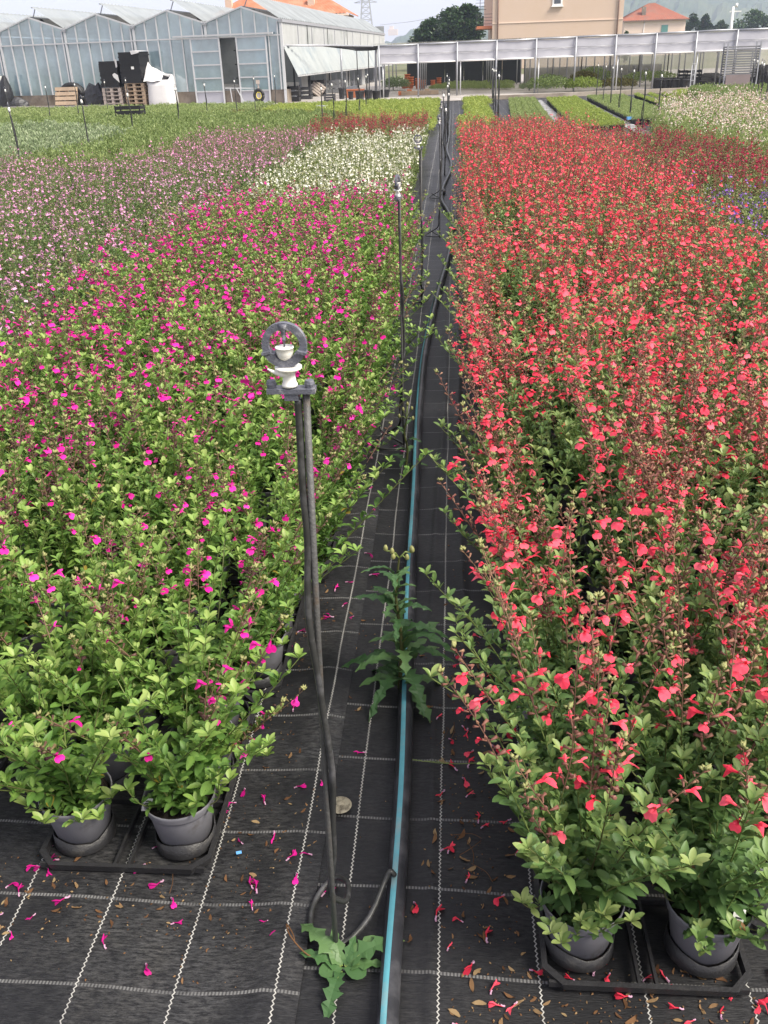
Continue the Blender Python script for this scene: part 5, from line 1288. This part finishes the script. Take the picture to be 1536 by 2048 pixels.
for i, px in enumerate((640, 649)):
    b = MB(); b.lathe([(0.09, 0), (0.11, 0.18), (0.09, 0.18), (0.08, 0.05)], 12); c = G(px, 222, 0.1)
    tag(obj('grey_pot', b.mesh('grey_pot', 'galv', True), None, (c[0], c[1], 0.08)), ['left of two empty grey pots in the low plants', 'right of two empty grey pots in the low plants'][i], 'pot')
b = MB(); c = G(711, 196); b.box((0, 0, 0.15), (0.75, 0.4, 0.3)); b.box((0, 0, 0.31), (0.8, 0.45, 0.03))
tag(obj('terracotta_box', b.mesh('terracotta_box', 'terracotta'), None, (c[0], c[1], 0.02)), 'terracotta coloured box behind the black buckets', 'box')
def potstack(px, py, n, s, label):
    c = G(px, py); b = MB(); prof = []
    for k in range(n):
        z = k*0.10*s
        b.lathe([(0.09*s, z), (0.13*s, z+0.16*s), (0.145*s, z+0.16*s), (0.145*s, z+0.20*s), (0.12*s, z+0.20*s)], 14)
    tag(obj('terracotta_pots', b.mesh('terracotta_pots', 'terracotta', True), None, (c[0], c[1], 0.02)), label, 'pot stack', 'terracotta pot stacks')
for i, (px, py, n, s) in enumerate([(808, 178, 3, 1.0), (815, 177, 5, 1.1), (822, 178, 4, 1.1), (836, 179, 4, 1.0), (846, 178, 3, 1.0), (866, 176, 3, 0.9), (878, 175, 4, 0.9)]): potstack(px, py, n, s, 'stack of terracotta pots under the left end of the white curtain')
for i, (px, py) in enumerate([(805, 192), (840, 191)]):
    c = G(px, py); b = MB(); b.box((0, 0, 0.09), (0.35 if i == 0 else 1.6, 0.25, 0.16)); b.box((0.3, 0.05, 0.2), (0.2, 0.15, 0.06))
    tag(obj('brick_pile', b.mesh('brick_pile', 'terracotta' if i == 0 else 'wood'), None, (c[0], c[1], 0.02)), ['reddish block at the path edge below the pots', 'long low timber and bricks at the path edge'][i], 'pile')
# pallets
def pallet_meshes():
    d = MB(); bl = MB(); bs = MB()
    for i in range(5): d.box((0, -0.32+0.16*i, 0.133), (0.86, 0.12, 0.022))
    for x in (-0.37, 0, 0.37):
        for y in (-0.32, 0, 0.32): bl.box((x, y, 0.072), (0.12, 0.12, 0.098))
    for x in (-0.37, 0, 0.37): bs.box((x, 0, 0.012), (0.12, 0.78, 0.022))
    for y in (-0.35, 0.35): bs.box((0, y, 0.0115), (0.86, 0.10, 0.020))
    return d, bl, bs
PM = {}
for m in ('wood', 'wood_pale'):
    d, bl, bs = pallet_meshes(); PM[m] = (d.mesh('deck', m), bl.mesh('blocks', m), bs.mesh('base_boards', m))
def pallet(loc, rot, m, label, group=None, s=1.0):
    t = empty('pallet', loc, label, 'pallet', group); t.rotation_euler = rot; t.scale = (s, s, 1)
    for nm, me in zip(('deck', 'blocks', 'base_boards'), PM[m]): obj(nm, me, t)
def front(px, py, off=0.95):
    c = G(px, py); n_ = GN[:2]; lim = (GC[:2]+n_*off)
    k = (c[:2]-lim)@n_
    if c[0] > GC[0]+0.3 or k > 0: return np.array([c[0], c[1]])
    t_ = (lim@n_)/(c[:2]@n_); return c[:2]*t_
pa, pb = front(277, 212), front(231, 213)
for k in range(6): pallet((pa[0], pa[1]+0.4, 0.02+0.146*k), (0, 0, -TH), 'wood', 'wooden pallet in the stack beside the white bag', 'stacked wooden pallets beside the white bag')
for k in range(5): pallet((pb[0], pb[1]+0.4, 0.02+0.146*k), (0, 0, -TH+random.uniform(-0.05, 0.05)), 'wood_pale', 'pale pallet in the stack left of the taller pallet stack', 'pale pallets of the left stack')
p = front(134, 209); pallet((p[0], p[1]+0.15, 0.36), (R(75), 0, -TH), 'wood', 'wooden pallet leaning upright against the tyres', None, 1.15)
p = front(634, 194); pallet((p[0], p[1]+0.3, 0.30), (R(60), 0.6, -0.2), 'wood_pale', 'whitish pallet tipped on its corner by the awning', None, 0.7)
def traystack(c, wd, dp, n, h, label, rz):
    t = empty('tray_stack', tuple(c), label, 'tray stack', None, rz)
    for k in range(n):
        b = MB(); b.box((random.uniform(-0.02, 0.02), random.uniform(-0.02, 0.02), h*(k+0.5)/n), (wd*random.uniform(0.95, 1.0), dp, h/n*0.9)); part('tray', b, 'black', t)
    b = MB(); b.box((0, 0, h/2), (wd*0.93, dp*0.95, h)); part('core', b, 'black', t)
    return t
t = traystack((pa[0]-0.05, pa[1]+0.4, 0.02+0.88), 0.95, 0.8, 16, 1.12, 'taller stack of black trays on the wooden pallets', -TH)
b = MB(); b.box((0.12, -0.41, 0.55), (0.12, 0.01, 0.1)); part('paper_label', b, 'tag_white', t)
b = MB(); b.add([(0.10, -0.42, 1.16), (0.49, -0.42, 1.13), (0.50, 0.4, 1.15), (0.05, 0.4, 1.17), (0.16, -0.43, 1.02), (0.50, -0.43, 1.08)], [(0, 1, 2, 3), (4, 5, 1, 0)]); part('film_wrap', b, 'bag', t)
t = traystack((pb[0]-0.0, pb[1]+0.4, 0.02+0.75), 0.85, 0.8, 12, 0.95, 'shorter stack of black trays on the pale pallets', -TH)
b = MB(); b.add([(0.36, -0.42, 0.98), (0.46, -0.43, 1.02), (0.47, -0.44, 0.74), (0.39, -0.43, 0.70), (0.20, -0.46, 0.46), (0.30, -0.45, 0.52), (0.44, -0.44, 0.44), (0.24, -0.46, 0.36), (0.47, -0.44, 0.16)], [(0, 1, 2, 3), (5, 6, 7, 4), (6, 8, 7)]); part('film_wrap', b, 'bag', t)
# white big bag
def bigbag():
    p = front(322, 213); t = empty('bulk_bag', (p[0], p[1]+0.5, 0.02), 'white woven bulk bag with dark open top beside the pallets', 'bag')
    n = 28; g = np.random.default_rng(5); rowsz = [0, 0.06, 0.25, 0.5, 0.75, 0.95, 1.05, 1.12, 1.10, 1.02]; P = []
    for zi, z in enumerate(rowsz):
        for j in range(n):
            a = j/n*2*math.pi; e = 4.0
            rr = 1/((abs(math.cos(a))**e+abs(math.sin(a))**e)**(1/e))
            sc_ = (0.54, 0.56, 0.555, 0.54, 0.52, 0.50, 0.47, 0.42, 0.36, 0.34)[zi]
            x, y = rr*math.cos(a)*sc_*1.0, rr*math.sin(a)*sc_*0.9
            zz = z+0.02*math.sin(3*a+zi)*(zi > 3)
            if zi >= 4: zz += (0.10+0.22*(zi >= 6))*max(0, math.cos(a-R(150)))**3*(1 if zi < 9 else 0.6); x -= 0.22*max(0, math.cos(a-R(165)))**3*(zi >= 5 and zi < 9)
            if zi >= 6: zz += 0.13*math.sin(a)-0.05
            P.append((x, y, zz))
    b = MB(); k = len(rowsz); b.add(P, [(i*n+j, i*n+(j+1) % n, (i+1)*n+(j+1) % n, (i+1)*n+j) for i in range(k-1) for j in range(n)])
    part('fabric', b, 'bag', t, True)
    b = MB(); b.lathe([(0.0, 0.88), (0.40, 0.86)], 20); part('contents', b, 'soil', t)
    b = MB(); P = []
    for i in range(7):
        u = i/6
        for j in range(6):
            v = j/5; x = -0.50+0.62*v; top_ = 1.22+0.40*math.exp(-((v-0.22)/0.20)**2)
            P.append((x-0.10*(1-u)*(1-v), -0.30+0.45*u*v-0.18*(1-u)+0.03*math.sin(7*v+3*u), 0.92+(top_-0.92)*u+0.02*math.sin(9*v)))
    b.add(P, [(i*6+j, i*6+j+1, (i+1)*6+j+1, (i+1)*6+j) for i in range(6) for j in range(5)]); part('loose_flap', b, 'bag', t, True)
bigbag()
# black sacks and tyres along the base wall
def lump(px, py, wd, h, mat, label, name='black_sack', cat='sack', seed=1):
    c = front(px, py); g = np.random.default_rng(seed); b = MB(); n = 16; P = []; zs_ = np.linspace(0, 1, 7)
    for z in zs_:
        for j in range(n):
            a = j/n*2*math.pi; r = wd/2*(1-0.55*z**3)*(1+0.12*math.sin(3*a+seed+4*z)+g.uniform(-0.06, 0.06)); P.append((r*math.cos(a), r*0.7*math.sin(a), h*z*(1+0.1*math.sin(2*a+seed))))
    b.add(P, [(i*n+j, i*n+(j+1) % n, (i+1)*n+(j+1) % n, (i+1)*n+j) for i in range(6) for j in range(n)]+[tuple(range(6*n, 7*n))])
    tag(obj(name, b.mesh(name, mat, False), None, (c[0], c[1]+0.4, 0.02)), label, cat)
lump(188, 208, 0.95, 0.85, 'black_film', 'black plastic wrapped heap left of the pale pallets', seed=2)
lump(8, 212, 0.7, 1.2, 'black_film', 'dark heap at the left picture edge by the greenhouse wall', seed=3)
lump(30, 213, 0.9, 0.42, 'steel_dark', 'low dark heap near the left picture edge', seed=4)
c = front(112, 209); b = MB(); n = 24
for k, off in enumerate((0, 0.22)):
    P = [(0.44*math.cos(a)+0.55, off+0.3, 0.44+0.42*math.sin(a)) for a in np.linspace(0, 2*math.pi, n)]
    b.tube(P, 0.11, 10)
tag(obj('tyres', b.mesh('tyres', 'black', True), None, (c[0], c[1]+0.2, 0.02)), 'black tyres behind the leaning wooden pallet', 'tyres')
b = MB(); b.beam((0, 0, 0.05), (5.2, -1.1, 0.05), 0.25, 0.1); c = front(10, 218); tag(obj('plank', b.mesh('plank', 'concrete'), None, (c[0], c[1], 0.02)), 'long pale plank lying along the edge of the path at the left', 'plank')
b = MB(); b.beam((-0.45, 0, 0.62), (0.75, 0.1, 0.58), 0.03, 0.03); b.beam((-0.2, 0, 0), (-0.25, 0, 0.62), 0.03, 0.03); b.beam((0.3, 0, 0), (0.0, 0, 0.6), 0.03, 0.03)
c = front(478, 206); tag(obj('trestle', b.mesh('trestle', 'alu'), None, (c[0], c[1]-0.2, 0.02)), 'light metal trestle in front of the greenhouse door', 'trestle')
t = empty('hose_reel', (*front(519, 204), 0.02), 'round hose reel on a stand by the right greenhouse door', 'hose reel')
b = MB(); P = [(0.17*math.cos(a), 0, 0.32+0.20*math.sin(a)) for a in np.linspace(0, 2*math.pi, 20)]; b.tube(P, 0.06, 8); part('hose_coil', b, 'black', t, True)
b = MB(); P = [(0.10*math.cos(a), -0.02, 0.32+0.12*math.sin(a)) for a in np.linspace(0, 2*math.pi, 16)]; b.tube(P, 0.018, 6); part('drum', b, 'yellow', t, True)
b = MB(); b.beam((0, 0.02, 0), (0, 0.02, 0.85), 0.05, 0.05); b.box((0, -0.02, 0.8), (0.14, 0.03, 0.14)); part('stand', b, 'wood_pale', t)
for i, (u, wd, hh, mt, lb) in enumerate([(1.0, 0.5, 0.6, 'black', 'black box in the dark opening under the awning nearest the corner'), (3.0, 0.7, 0.5, 'steel_dark', 'dark box under the middle of the awning'), (6.0, 0.8, 0.7, 'black', 'black box stack under the far half of the awning'), (9.5, 1.0, 0.6, 'cc_shelf', 'grey rack under the far end of the awning')]):
    cc = gp(0, u, 0.02)+SX*0.1; crate(tuple(cc), wd, 0.5, hh, mt, lb, 'storage_box')
lump(705, 192, 0.9, 0.35, 'cc_shelf', 'grey sheeted heap behind the black buckets', 'sheeted_heap', 'heap', 9)
# trolley of shelves at the right
def trolley():
    Y = 40.4; l, r_ = AT(1447, 165, Y), AT(1512, 162, Y); tp = AT(1480, 92, Y)[2]; bt = max(0.02, AT(1480, 168, Y)[2])
    t = empty('shelf_trolley', ((l[0]+r_[0])/2, Y, 0.02), 'tall metal trolley stacked with grey shelves at the right', 'trolley'); wd = r_[0]-l[0]
    for k in range(13):
        b = MB(); b.box((0, 0.3, bt+0.25+(tp-bt-0.3)*k/12), (wd, 0.55, 0.05)); part('shelf', b, 'cc_shelf', t)
    for sx in (-1, 1):
        for yy_ in (0.0, 0.58): b = MB(); b.beam((sx*wd/2, yy_, 0), (sx*wd/2, yy_, tp+0.12), 0.05, 0.05); part('upright', b, 'galv', t)
    b = MB(); b.box((-0.1, -0.05, bt+0.12), (wd*0.75, 0.03, 0.4)); part('board', b, 'ply', t)
    b = MB(); b.box((0, 0.3, 0.06), (wd*1.2, 0.6, 0.06)); part('base', b, 'galv', t)
trolley()
for i, (px, py, lab) in enumerate([(1362, 162, 'left of the three black crates by the ladder'), (1378, 162, 'middle of the three black crates by the ladder'), (1393, 161, 'right of the three black crates by the ladder')]):
    Y = 42.2; c = AT(px, py, Y); wv = AT(px+7, py, Y)[0]-AT(px-7, py, Y)[0]; crate((c[0], Y, max(0.05, c[2])), wv, 0.3, 0.42, 'black', lab, slats=3)
b = MB(); Y = 41.9; c0 = AT(1310, 160, Y); c1 = AT(1400, 158, Y); b.box(((c0[0]+c1[0])/2, Y+0.4, 0.2), (c1[0]-c0[0], 0.7, 0.4)); tag(obj('black_bench', b.mesh('black_bench', 'black')), 'long black bench carrying dark pots under the curtain', 'bench')
for i, px in enumerate((1316, 1332, 1350, 1370)): bucket(px, 179, 15, 0.36, ['leftmost of the big black pots under the curtain', 'second of the big black pots under the curtain', 'third of the big black pots under the curtain', 'rightmost of the big black pots under the curtain'][i])
b = MB(); Y = 40.9; a, c = AT(1383, 177, Y), AT(1390, 130, Y)
for dx in (-0.07, 0.07): b.beam((a[0]+dx, Y, 0.0), (c[0]+dx, Y+0.15, c[2]), 0.03, 0.03)
for k in range(5): b.beam((a[0]-0.07, Y, 0.12+0.2*k), (a[0]+0.07, Y, 0.12+0.2*k), 0.02, 0.02)
tag(obj('ladder', b.mesh('ladder', 'alu')), 'short light ladder leaning at the black crates', 'ladder')
lump(1425, 170, 1.3, 0.42, 'black', 'black heap left of the shelf trolley', 'black_heap', 'heap', 8)
lump(1530, 172, 1.2, 0.7, 'black', 'black heap at the right picture edge', 'black_heap', 'heap', 10)
b = MB(); c = G(1260, 240, 0.1); b.box((0, 0, 0), (0.16, 0.05, 0.06), 0.3); tag(obj('blue_valve', b.mesh('blue_valve', 'blue'), None, (c[0], c[1], 0.14)), 'small blue valve at the corner of the yellow-green block', 'valve')

# ------------------------------------------------------------------ houses beyond
def house_box(name, label, Y, pxl, pxr, pye, depth, mat, cat='house'):
    """walls from two photo columns at distance Y; returns thing, half width, eave height"""
    l, r_ = AT(pxl, pye, Y), AT(pxr, pye, Y); c = (l+r_)/2; wd = r_[0]-l[0]
    t = empty(name, (c[0], Y, 0), label, cat)
    return t, wd, float((l[2]+r_[2])/2), c
t, wd, he_, c = house_box('apartment_house', 'plain peach plastered house rising over the white curtain', 100, 986, 1249, 0, 12, 'plaster')
H_ = 9.5
for nm, q in (('front_wall', [(-wd/2, 0, 0), (wd/2, 0, 0), (wd/2, 0, H_), (-wd/2, 0, H_)]), ('side_wall', [(-wd/2, 12, 0), (-wd/2, 0, 0), (-wd/2, 0, H_), (-wd/2, 12, H_)]), ('side_wall', [(wd/2, 0, 0), (wd/2, 12, 0), (wd/2, 12, H_), (wd/2, 0, H_)])):
    b = MB(); b.quad(*q); part(nm, b, 'plaster', t)
b = MB(); b.box((0, 6, H_+0.1), (wd+0.8, 12.8, 0.2)); part('roof', b, 'rooftile', t)
for zz in (4.02, 8.2): b = MB(); b.box((0, -0.025, zz), (wd, 0.05, 0.07)); part('string_course', b, 'plaster_pink', t)
for i, (px, py) in enumerate([(1115, 2)]):
    p = AT(px, py, 100)
    w_ = empty('window', (0, 0, 0), None, None); w_.parent = t
    b = MB(); b.box((p[0]-c[0], -0.03, p[2]+0.35), (0.95, 0.08, 1.5)); part('frame', b, 'frame_white', w_)
    b = MB(); b.box((p[0]-c[0], -0.08, p[2]+0.38), (0.62, 0.04, 1.2)); part('pane', b, 'window', w_)
    b = MB(); b.box((p[0]-c[0], -0.12, p[2]-0.45), (1.15, 0.22, 0.09)); part('sill', b, 'frame_white', w_)
for px in (996, 1236): p = AT(px, 30, 100); b = MB(); b.tube([(p[0]-c[0], -0.1, 0), (p[0]-c[0], -0.1, H_)], 0.07, 8); part('downpipe', b, 'downpipe', t, True)
p = AT(958, 55, 100); b = MB(); b.box((-wd/2-0.75, 3, p[2]), (1.5, 5, 0.25)); bal = part('balcony', b, 'terracotta', t)
b = MB()
for k in range(4): b.box((-wd/2-0.75, 0.6, p[2]+0.3+0.28*k), (1.5, 0.03, 0.03))
b.box((-wd/2-1.5, 0.6, p[2]+0.6), (0.05, 0.05, 1.2)); part('railing', b, 'steel_dark', bal)
b = MB(); b.box((-wd/2-0.35, 4.0, p[2]+1.4), (0.7, 2.0, 2.6)); part('chimney_breast', b, 'plaster_pink', t)
t, wd, he_, c = house_box('cottage', 'small pale house with a hipped weathered red roof behind the shade house', 190, 1249, 1372, 39, 10, 'plaster_pink')
b = MB(); b.quad((-wd/2, 0, 0), (wd/2, 0, 0), (wd/2, 0, he_), (-wd/2, 0, he_)); part('front_wall', b, 'plaster_pink', t)
b = MB(); b.quad((-wd/2, 9, 0), (-wd/2, 0, 0), (-wd/2, 0, he_), (-wd/2, 9, he_)); b.quad((wd/2, 0, 0), (wd/2, 9, 0), (wd/2, 9, he_), (wd/2, 0, he_)); part('side_wall', b, 'plaster_pink', t)
ap = AT(1313, 4, 190); e = 0.5
def tiles(t, P0, P1, Q0, Q1, n, name, mat):
    """roof face as rounded tile rows running from eave P0-P1 to ridge Q0-Q1"""
    P0, P1, Q0, Q1 = [np.array(q, float) for q in (P0, P1, Q0, Q1)]
    nrm = np.cross(P1-P0, (Q0+Q1)/2-P0); nrm /= np.linalg.norm(nrm); V = []
    for i in range(2*n+1):
        s_ = i/(2*n); o_ = nrm*(0.10 if i % 2 else 0.0); V += [P0*(1-s_)+P1*s_+o_, Q0*(1-s_)+Q1*s_+o_*0.6]
    b = MB(); b.add(V, [(2*i, 2*i+2, 2*i+3, 2*i+1) for i in range(2*n)]); return part(name, b, mat, t, True)
az = float(ap[2])
tiles(t, (-wd/2-e, -e, he_-0.1), (wd/2+e, -e, he_-0.1), (-0.5, 4.5, az), (0.5, 4.5, az), 26, 'roof', 'rooftile_old')
tiles(t, (wd/2+e, -e, he_-0.1), (wd/2+e, 9+e, he_-0.1), (0.5, 4.5, az), (0.5, 4.6, az), 20, 'roof', 'rooftile_old')
tiles(t, (-wd/2-e, 9+e, he_-0.1), (-wd/2-e, -e, he_-0.1), (-0.5, 4.6, az), (-0.5, 4.5, az), 20, 'roof', 'rooftile_old')
b = MB(); b.box((0, -0.3, he_-0.15), (wd+0.9, 0.4, 0.16)); part('eaves', b, 'downpipe', t)
q = AT(1329, 58, 190); b = MB(); b.box((q[0]-c[0], -0.06, q[2]), (1.15, 0.12, 1.3)); part('shutter', b, 'shutter', t)
q = AT(1289, 40, 190); b = MB(); b.tube([(q[0]-c[0], -0.1, 0), (q[0]-c[0], -0.1, he_)], 0.06, 8); part('downpipe', b, 'frame_white', t, True)
q = AT(1291, 14, 190); b = MB(); b.box((q[0]-c[0], 1.2, q[2]-1.2), (0.7, 0.6, 2.6)); part('chimney', b, 'basewall', t)
# orange roofed house behind the greenhouse
t, wd, he_, c = house_box('farmhouse', 'house with a bright orange tiled hip roof and chimneys behind the greenhouse', 115, 425, 690, 30, 11, 'plaster_pink')
for q in ([(-wd/2, 0, 0), (wd/2, 0, 0), (wd/2, 0, he_), (-wd/2, 0, he_)], [(wd/2, 0, 0), (wd/2, 10, 0), (wd/2, 10, he_), (wd/2, 0, he_)]): b = MB(); b.quad(*q); part('wall', b, 'plaster', t)
az = he_+2.9
tiles(t, (-wd/2-.5, -.5, he_-0.1), (wd/2+.5, -.5, he_-0.1), (-wd/2+4.6, 5, az), (wd/2-4.6, 5, az), 40, 'roof', 'rooftile')
tiles(t, (wd/2+.5, -.5, he_-0.1), (wd/2+.5, 10.5, he_-0.1), (wd/2-4.6, 5, az), (wd/2-4.6, 5.1, az), 24, 'roof', 'rooftile')
tiles(t, (-wd/2-.5, 10.5, he_-0.1), (-wd/2-.5, -.5, he_-0.1), (-wd/2+4.6, 5.1, az), (-wd/2+4.6, 5, az), 24, 'roof', 'rooftile')
b = MB(); b.box((0, -0.35, he_-0.2), (wd+0.9, 0.4, 0.2)); part('eaves', b, 'plaster_pink', t)
for px, py in ((455, 2), (621, 5)): q = AT(px, py, 116); b = MB(); b.box((q[0]-c[0], 1.6, q[2]-0.5), (0.75, 0.7, 2.2)); part('chimney', b, 'plaster', t)

# ------------------------------------------------------------------ trees beyond
def tree(name, px0, px1, pyt, Y, label, seed, leaf=0.30, n=5200, group=None, rn=(0.0, 1.0), low=0.25):
    g = np.random.default_rng(seed); l, r_, tp = AT(px0, 60, Y), AT(px1, 60, Y), AT((px0+px1)/2, pyt, Y)
    wd = (r_[0]-l[0])/2; h = float(tp[2]); t = empty(name, ((l[0]+r_[0])/2, Y, 0), label, 'tree', group)
    b = MB(); b.tube(smoothpath([(0, 0, -0.1), (0.1, 0, h*0.25), (-0.1, 0.1, h*0.55)], 5), np.linspace(0.045*h, 0.02*h, 11), 9)
    limbs = []
    for k in range(7):
        a = k*0.9+g.uniform(0, 0.5); e_ = np.array([math.cos(a)*wd*0.6, math.sin(a)*wd*0.6, h*g.uniform(0.55, 0.85)]); limbs.append(e_)
        b.tube(smoothpath([(0, 0, h*0.3), e_*0.5+np.array([0, 0, h*0.12]), e_], 4), np.linspace(0.016*h, 0.005*h, 9), 6)
    part('trunk', b, 'bark', t, True)
    clumps = []
    for k in range(46):
        a, rr = g.uniform(0, 6.28), math.sqrt(g.random()); z = g.uniform(low, 1.0)
        env = math.sin(math.pi*min(1, (z-low)/(1.0-low)*0.80+0.20))**0.6
        clumps.append((np.array([math.cos(a)*rr*wd*env*0.85, math.sin(a)*rr*wd*env*0.85, h*(0.02+0.90*z)]), wd*g.uniform(0.16, 0.30)))
    L = []
    for k in range(n):
        cc, cr = clumps[int(g.integers(0, len(clumps)))]; d = g.normal(0, 1, 3); d /= np.linalg.norm(d); rad = cr*g.uniform(0.55, 1.05)
        p = cc+d*rad*np.array([1, 1, 0.75]); dd = d+g.normal(0, 0.6, 3)
        L.append((p, frame(dd, roll=g.uniform(-1, 1)), leaf*g.uniform(0.6, 1.4), g.uniform(*rn)))
    tm = TM(); T = LEAF['far']; tm.many((T[0]*np.array([1, 1.5, 1]), T[1]), L, 0)
    o = obj('crown', tm.mesh('crown', ['leaf_tree'], False), t); o['kind'] = 'stuff'
tree('broadleaf_tree', 850, 990, 8, 118, 'large dense green tree left of the peach house', 701, 0.36, 15000, None, (0.0, 0.9), 0.1)
tree('broadleaf_tree', 812, 905, 40, 112, 'lower rounded part tree in front of the large green tree', 702, 0.32, 8000, None, (0.1, 0.9), 0.1)
tree('dark_tree', 1366, 1402, 26, 200, 'dark narrow tree right of the small red-roofed house', 703, 0.4, 3000, None, (0.0, 0.5), 0.1)
tree('dark_tree', 1392, 1428, 28, 205, 'dark tree second from the small red-roofed house', 704, 0.4, 3000, None, (0.0, 0.5), 0.1)
tree('dark_tree', 1420, 1460, 38, 205, 'lower dark tree left of the pale utility pole', 705, 0.4, 2600, None, (0.0, 0.6), 0.1)
tree('pine_tree', 1452, 1560, 24, 215, 'broad umbrella-shaped tree behind the pale utility pole', 706, 0.45, 6000, None, (0.2, 1.0), 0.2)
tree('small_tree', 1245, 1262, 60, 120, 'small shrub tree at the foot of the red-roofed house', 707, 0.2, 1200, None, (0.3, 1.0), 0.1)

# ------------------------------------------------------------------ pylon, poles, cable
def pylon():
    Y = 330; c = AT(733, 60, Y); tp = AT(731, -60, Y)[2]; t = empty('power_pylon', (c[0], Y, 0), 'grey lattice power pylon behind the greenhouse', 'pylon')
    def w_(z): return np.interp(z, [0, tp*0.6, tp], [2.9, 1.35, 0.5])
    b = MB(); zs_ = np.linspace(0, tp, 16)
    for i in range(15):
        z0, z1 = zs_[i], zs_[i+1]; a, c_ = w_(z0), w_(z1)
        for s1, s2 in ((-1, -1), (1, -1), (1, 1), (-1, 1)): b.beam((s1*a, s2*a, z0), (s1*c_, s2*c_, z1), 0.20, 0.20)
        for s in (-1, 1): b.beam((-a, s*a, z0), (c_, s*c_, z1), 0.11, 0.11); b.beam((a, s*a, z0), (-c_, s*c_, z1), 0.11, 0.11); b.beam((-c_, s*c_, z1), (c_, s*c_, z1), 0.10, 0.10)
    part('tower', b, 'pylon', t)
    for py in (5, -45):
        z = AT(733, py, Y)[2]; b = MB(); b.beam((-3.6, 0, z), (0, 0, z+0.9), 0.18, 0.18); b.beam((3.6, 0, z), (0, 0, z+0.9), 0.18, 0.18); b.beam((-3.6, 0, z), (3.6, 0, z), 0.18, 0.18); part('cross_arm', b, 'pylon', t)
pylon()
b = MB(); P = [AT(760, 50, 250), AT(830, 42, 200), AT(885, 28, 150)]; b.tube(smoothpath(P, 6), 0.035, 5); tag(obj('power_cable', b.mesh('power_cable', 'pylon')), 'thin sagging power cable between the pylon and the big tree', 'cable')
Y = 130; c = AT(1462, 60, Y); tp = AT(1467, 13, Y)
t = empty('utility_pole', (c[0], Y, 0), 'pale concrete utility pole with a cross arm against the hill', 'pole')
b = MB(); b.tube([(0, 0, 0), (tp[0]-c[0], 0, tp[2])], [0.22, 0.13], 10); part('shaft', b, 'frame_white', t, True)
z = AT(1465, 23, Y)[2]; b = MB(); b.beam((-0.45, 0, z), (0.95, 0, z), 0.10, 0.12); part('cross_arm', b, 'frame_white', t)
b = MB(); b.tube([(0.3, 0, tp[2]-0.1), (0.3, 0, tp[2]+0.35)], 0.16, 8); part('insulator', b, 'frame_white', t, True)
p = AT(960, 24, 101); b = MB(); b.tube([(0, 0, -1.5), (0, 0, 1.3)], 0.03, 6)
for k in range(4): b.tube([(-0.6+0.08*k, 0, 0.2+0.28*k), (0.6-0.08*k, 0, 0.2+0.28*k)], 0.02, 5)
tag(obj('roof_aerial', b.mesh('roof_aerial', 'steel_dark'), None, tuple(p)), 'thin television aerial left of the peach house', 'aerial')

# ------------------------------------------------------------------ hills
def hill(name, label, Yr, Yf, prof, seed, jag):
    g = np.random.default_rng(seed); px = np.linspace(prof[0][0], prof[-1][0], 150); py = np.interp(px, [p[0] for p in prof], [p[1] for p in prof])
    V = []; nr = 14
    ridge = np.array([AT(a, b_, Yr) for a, b_ in zip(px, py)])
    ridge[:, 2] = np.maximum(ridge[:, 2]+g.normal(0, jag, len(px)), 0)
    for k in range(nr):
        u = k/(nr-1)
        for i in range(len(px)):
            p = ridge[i]; s_ = math.sin(u*math.pi/2)
            V.append((p[0]*(Yf+(Yr-Yf)*u)/Yr, Yf+(Yr-Yf)*u, -2+(p[2]+2)*s_+(g.normal(0, jag) if 0 < k < nr-1 else 0)))
    n = len(px)
    for i in range(n): V.append((ridge[i][0]*1.1, Yr*1.12, -2))
    F = [(k*n+i, k*n+i+1, (k+1)*n+i+1, (k+1)*n+i) for k in range(nr) for i in range(n-1)]
    b = MB(); b.add(V, F); tag(obj(name, b.mesh(name, 'hill')), label, kind='structure')
hill('hills', 'wooded hill ridge fading into haze behind the trees', 1500, 900, [(560, 104), (700, 100), (770, 88), (800, 73), (830, 60), (860, 46), (900, 34), (940, 24), (985, 12), (1100, -15), (1250, -38), (1400, -28), (1536, -6), (1700, 20), (2000, 60)], 31, 1.6)
hill('hills', 'lower wooded slope in front of the far ridge', 1000, 700, [(700, 106), (790, 96), (830, 80), (870, 66), (920, 60), (1000, 70), (1200, 82), (1350, 60), (1450, 48), (1536, 40), (1800, 50)], 32, 1.0)
p = AT(786, 60, 1490); b = MB(); b.box((0, 0, 3), (14, 10, 8)); b.box((-2, 0, 9), (6, 8, 4)); tag(obj('hilltop_building', b.mesh('hilltop_building', 'plaster_pink'), None, (p[0], 1490, p[2]-6)), 'tiny building on the hill ridge left of the big tree', 'building')

# ------------------------------------------------------------------ haze
b = MB(); b.box((200, 1000, 74), (4400, 2200, 150))
m, tt, o_ = nodes('haze'); pv = tt.nodes.new('ShaderNodeVolumePrincipled'); pv.inputs['Color'].default_value = (0.66, 0.76, 1.0, 1); pv.inputs['Density'].default_value = 0.0004; pv.inputs['Anisotropy'].default_value = 0.1
tt.links.new(pv.outputs[0], o_.inputs['Volume'])
hzo = obj('haze', b.mesh('haze', 'haze')); tag(hzo, 'pale haze in the air between the field and the hills', 'haze', None, 'stuff')
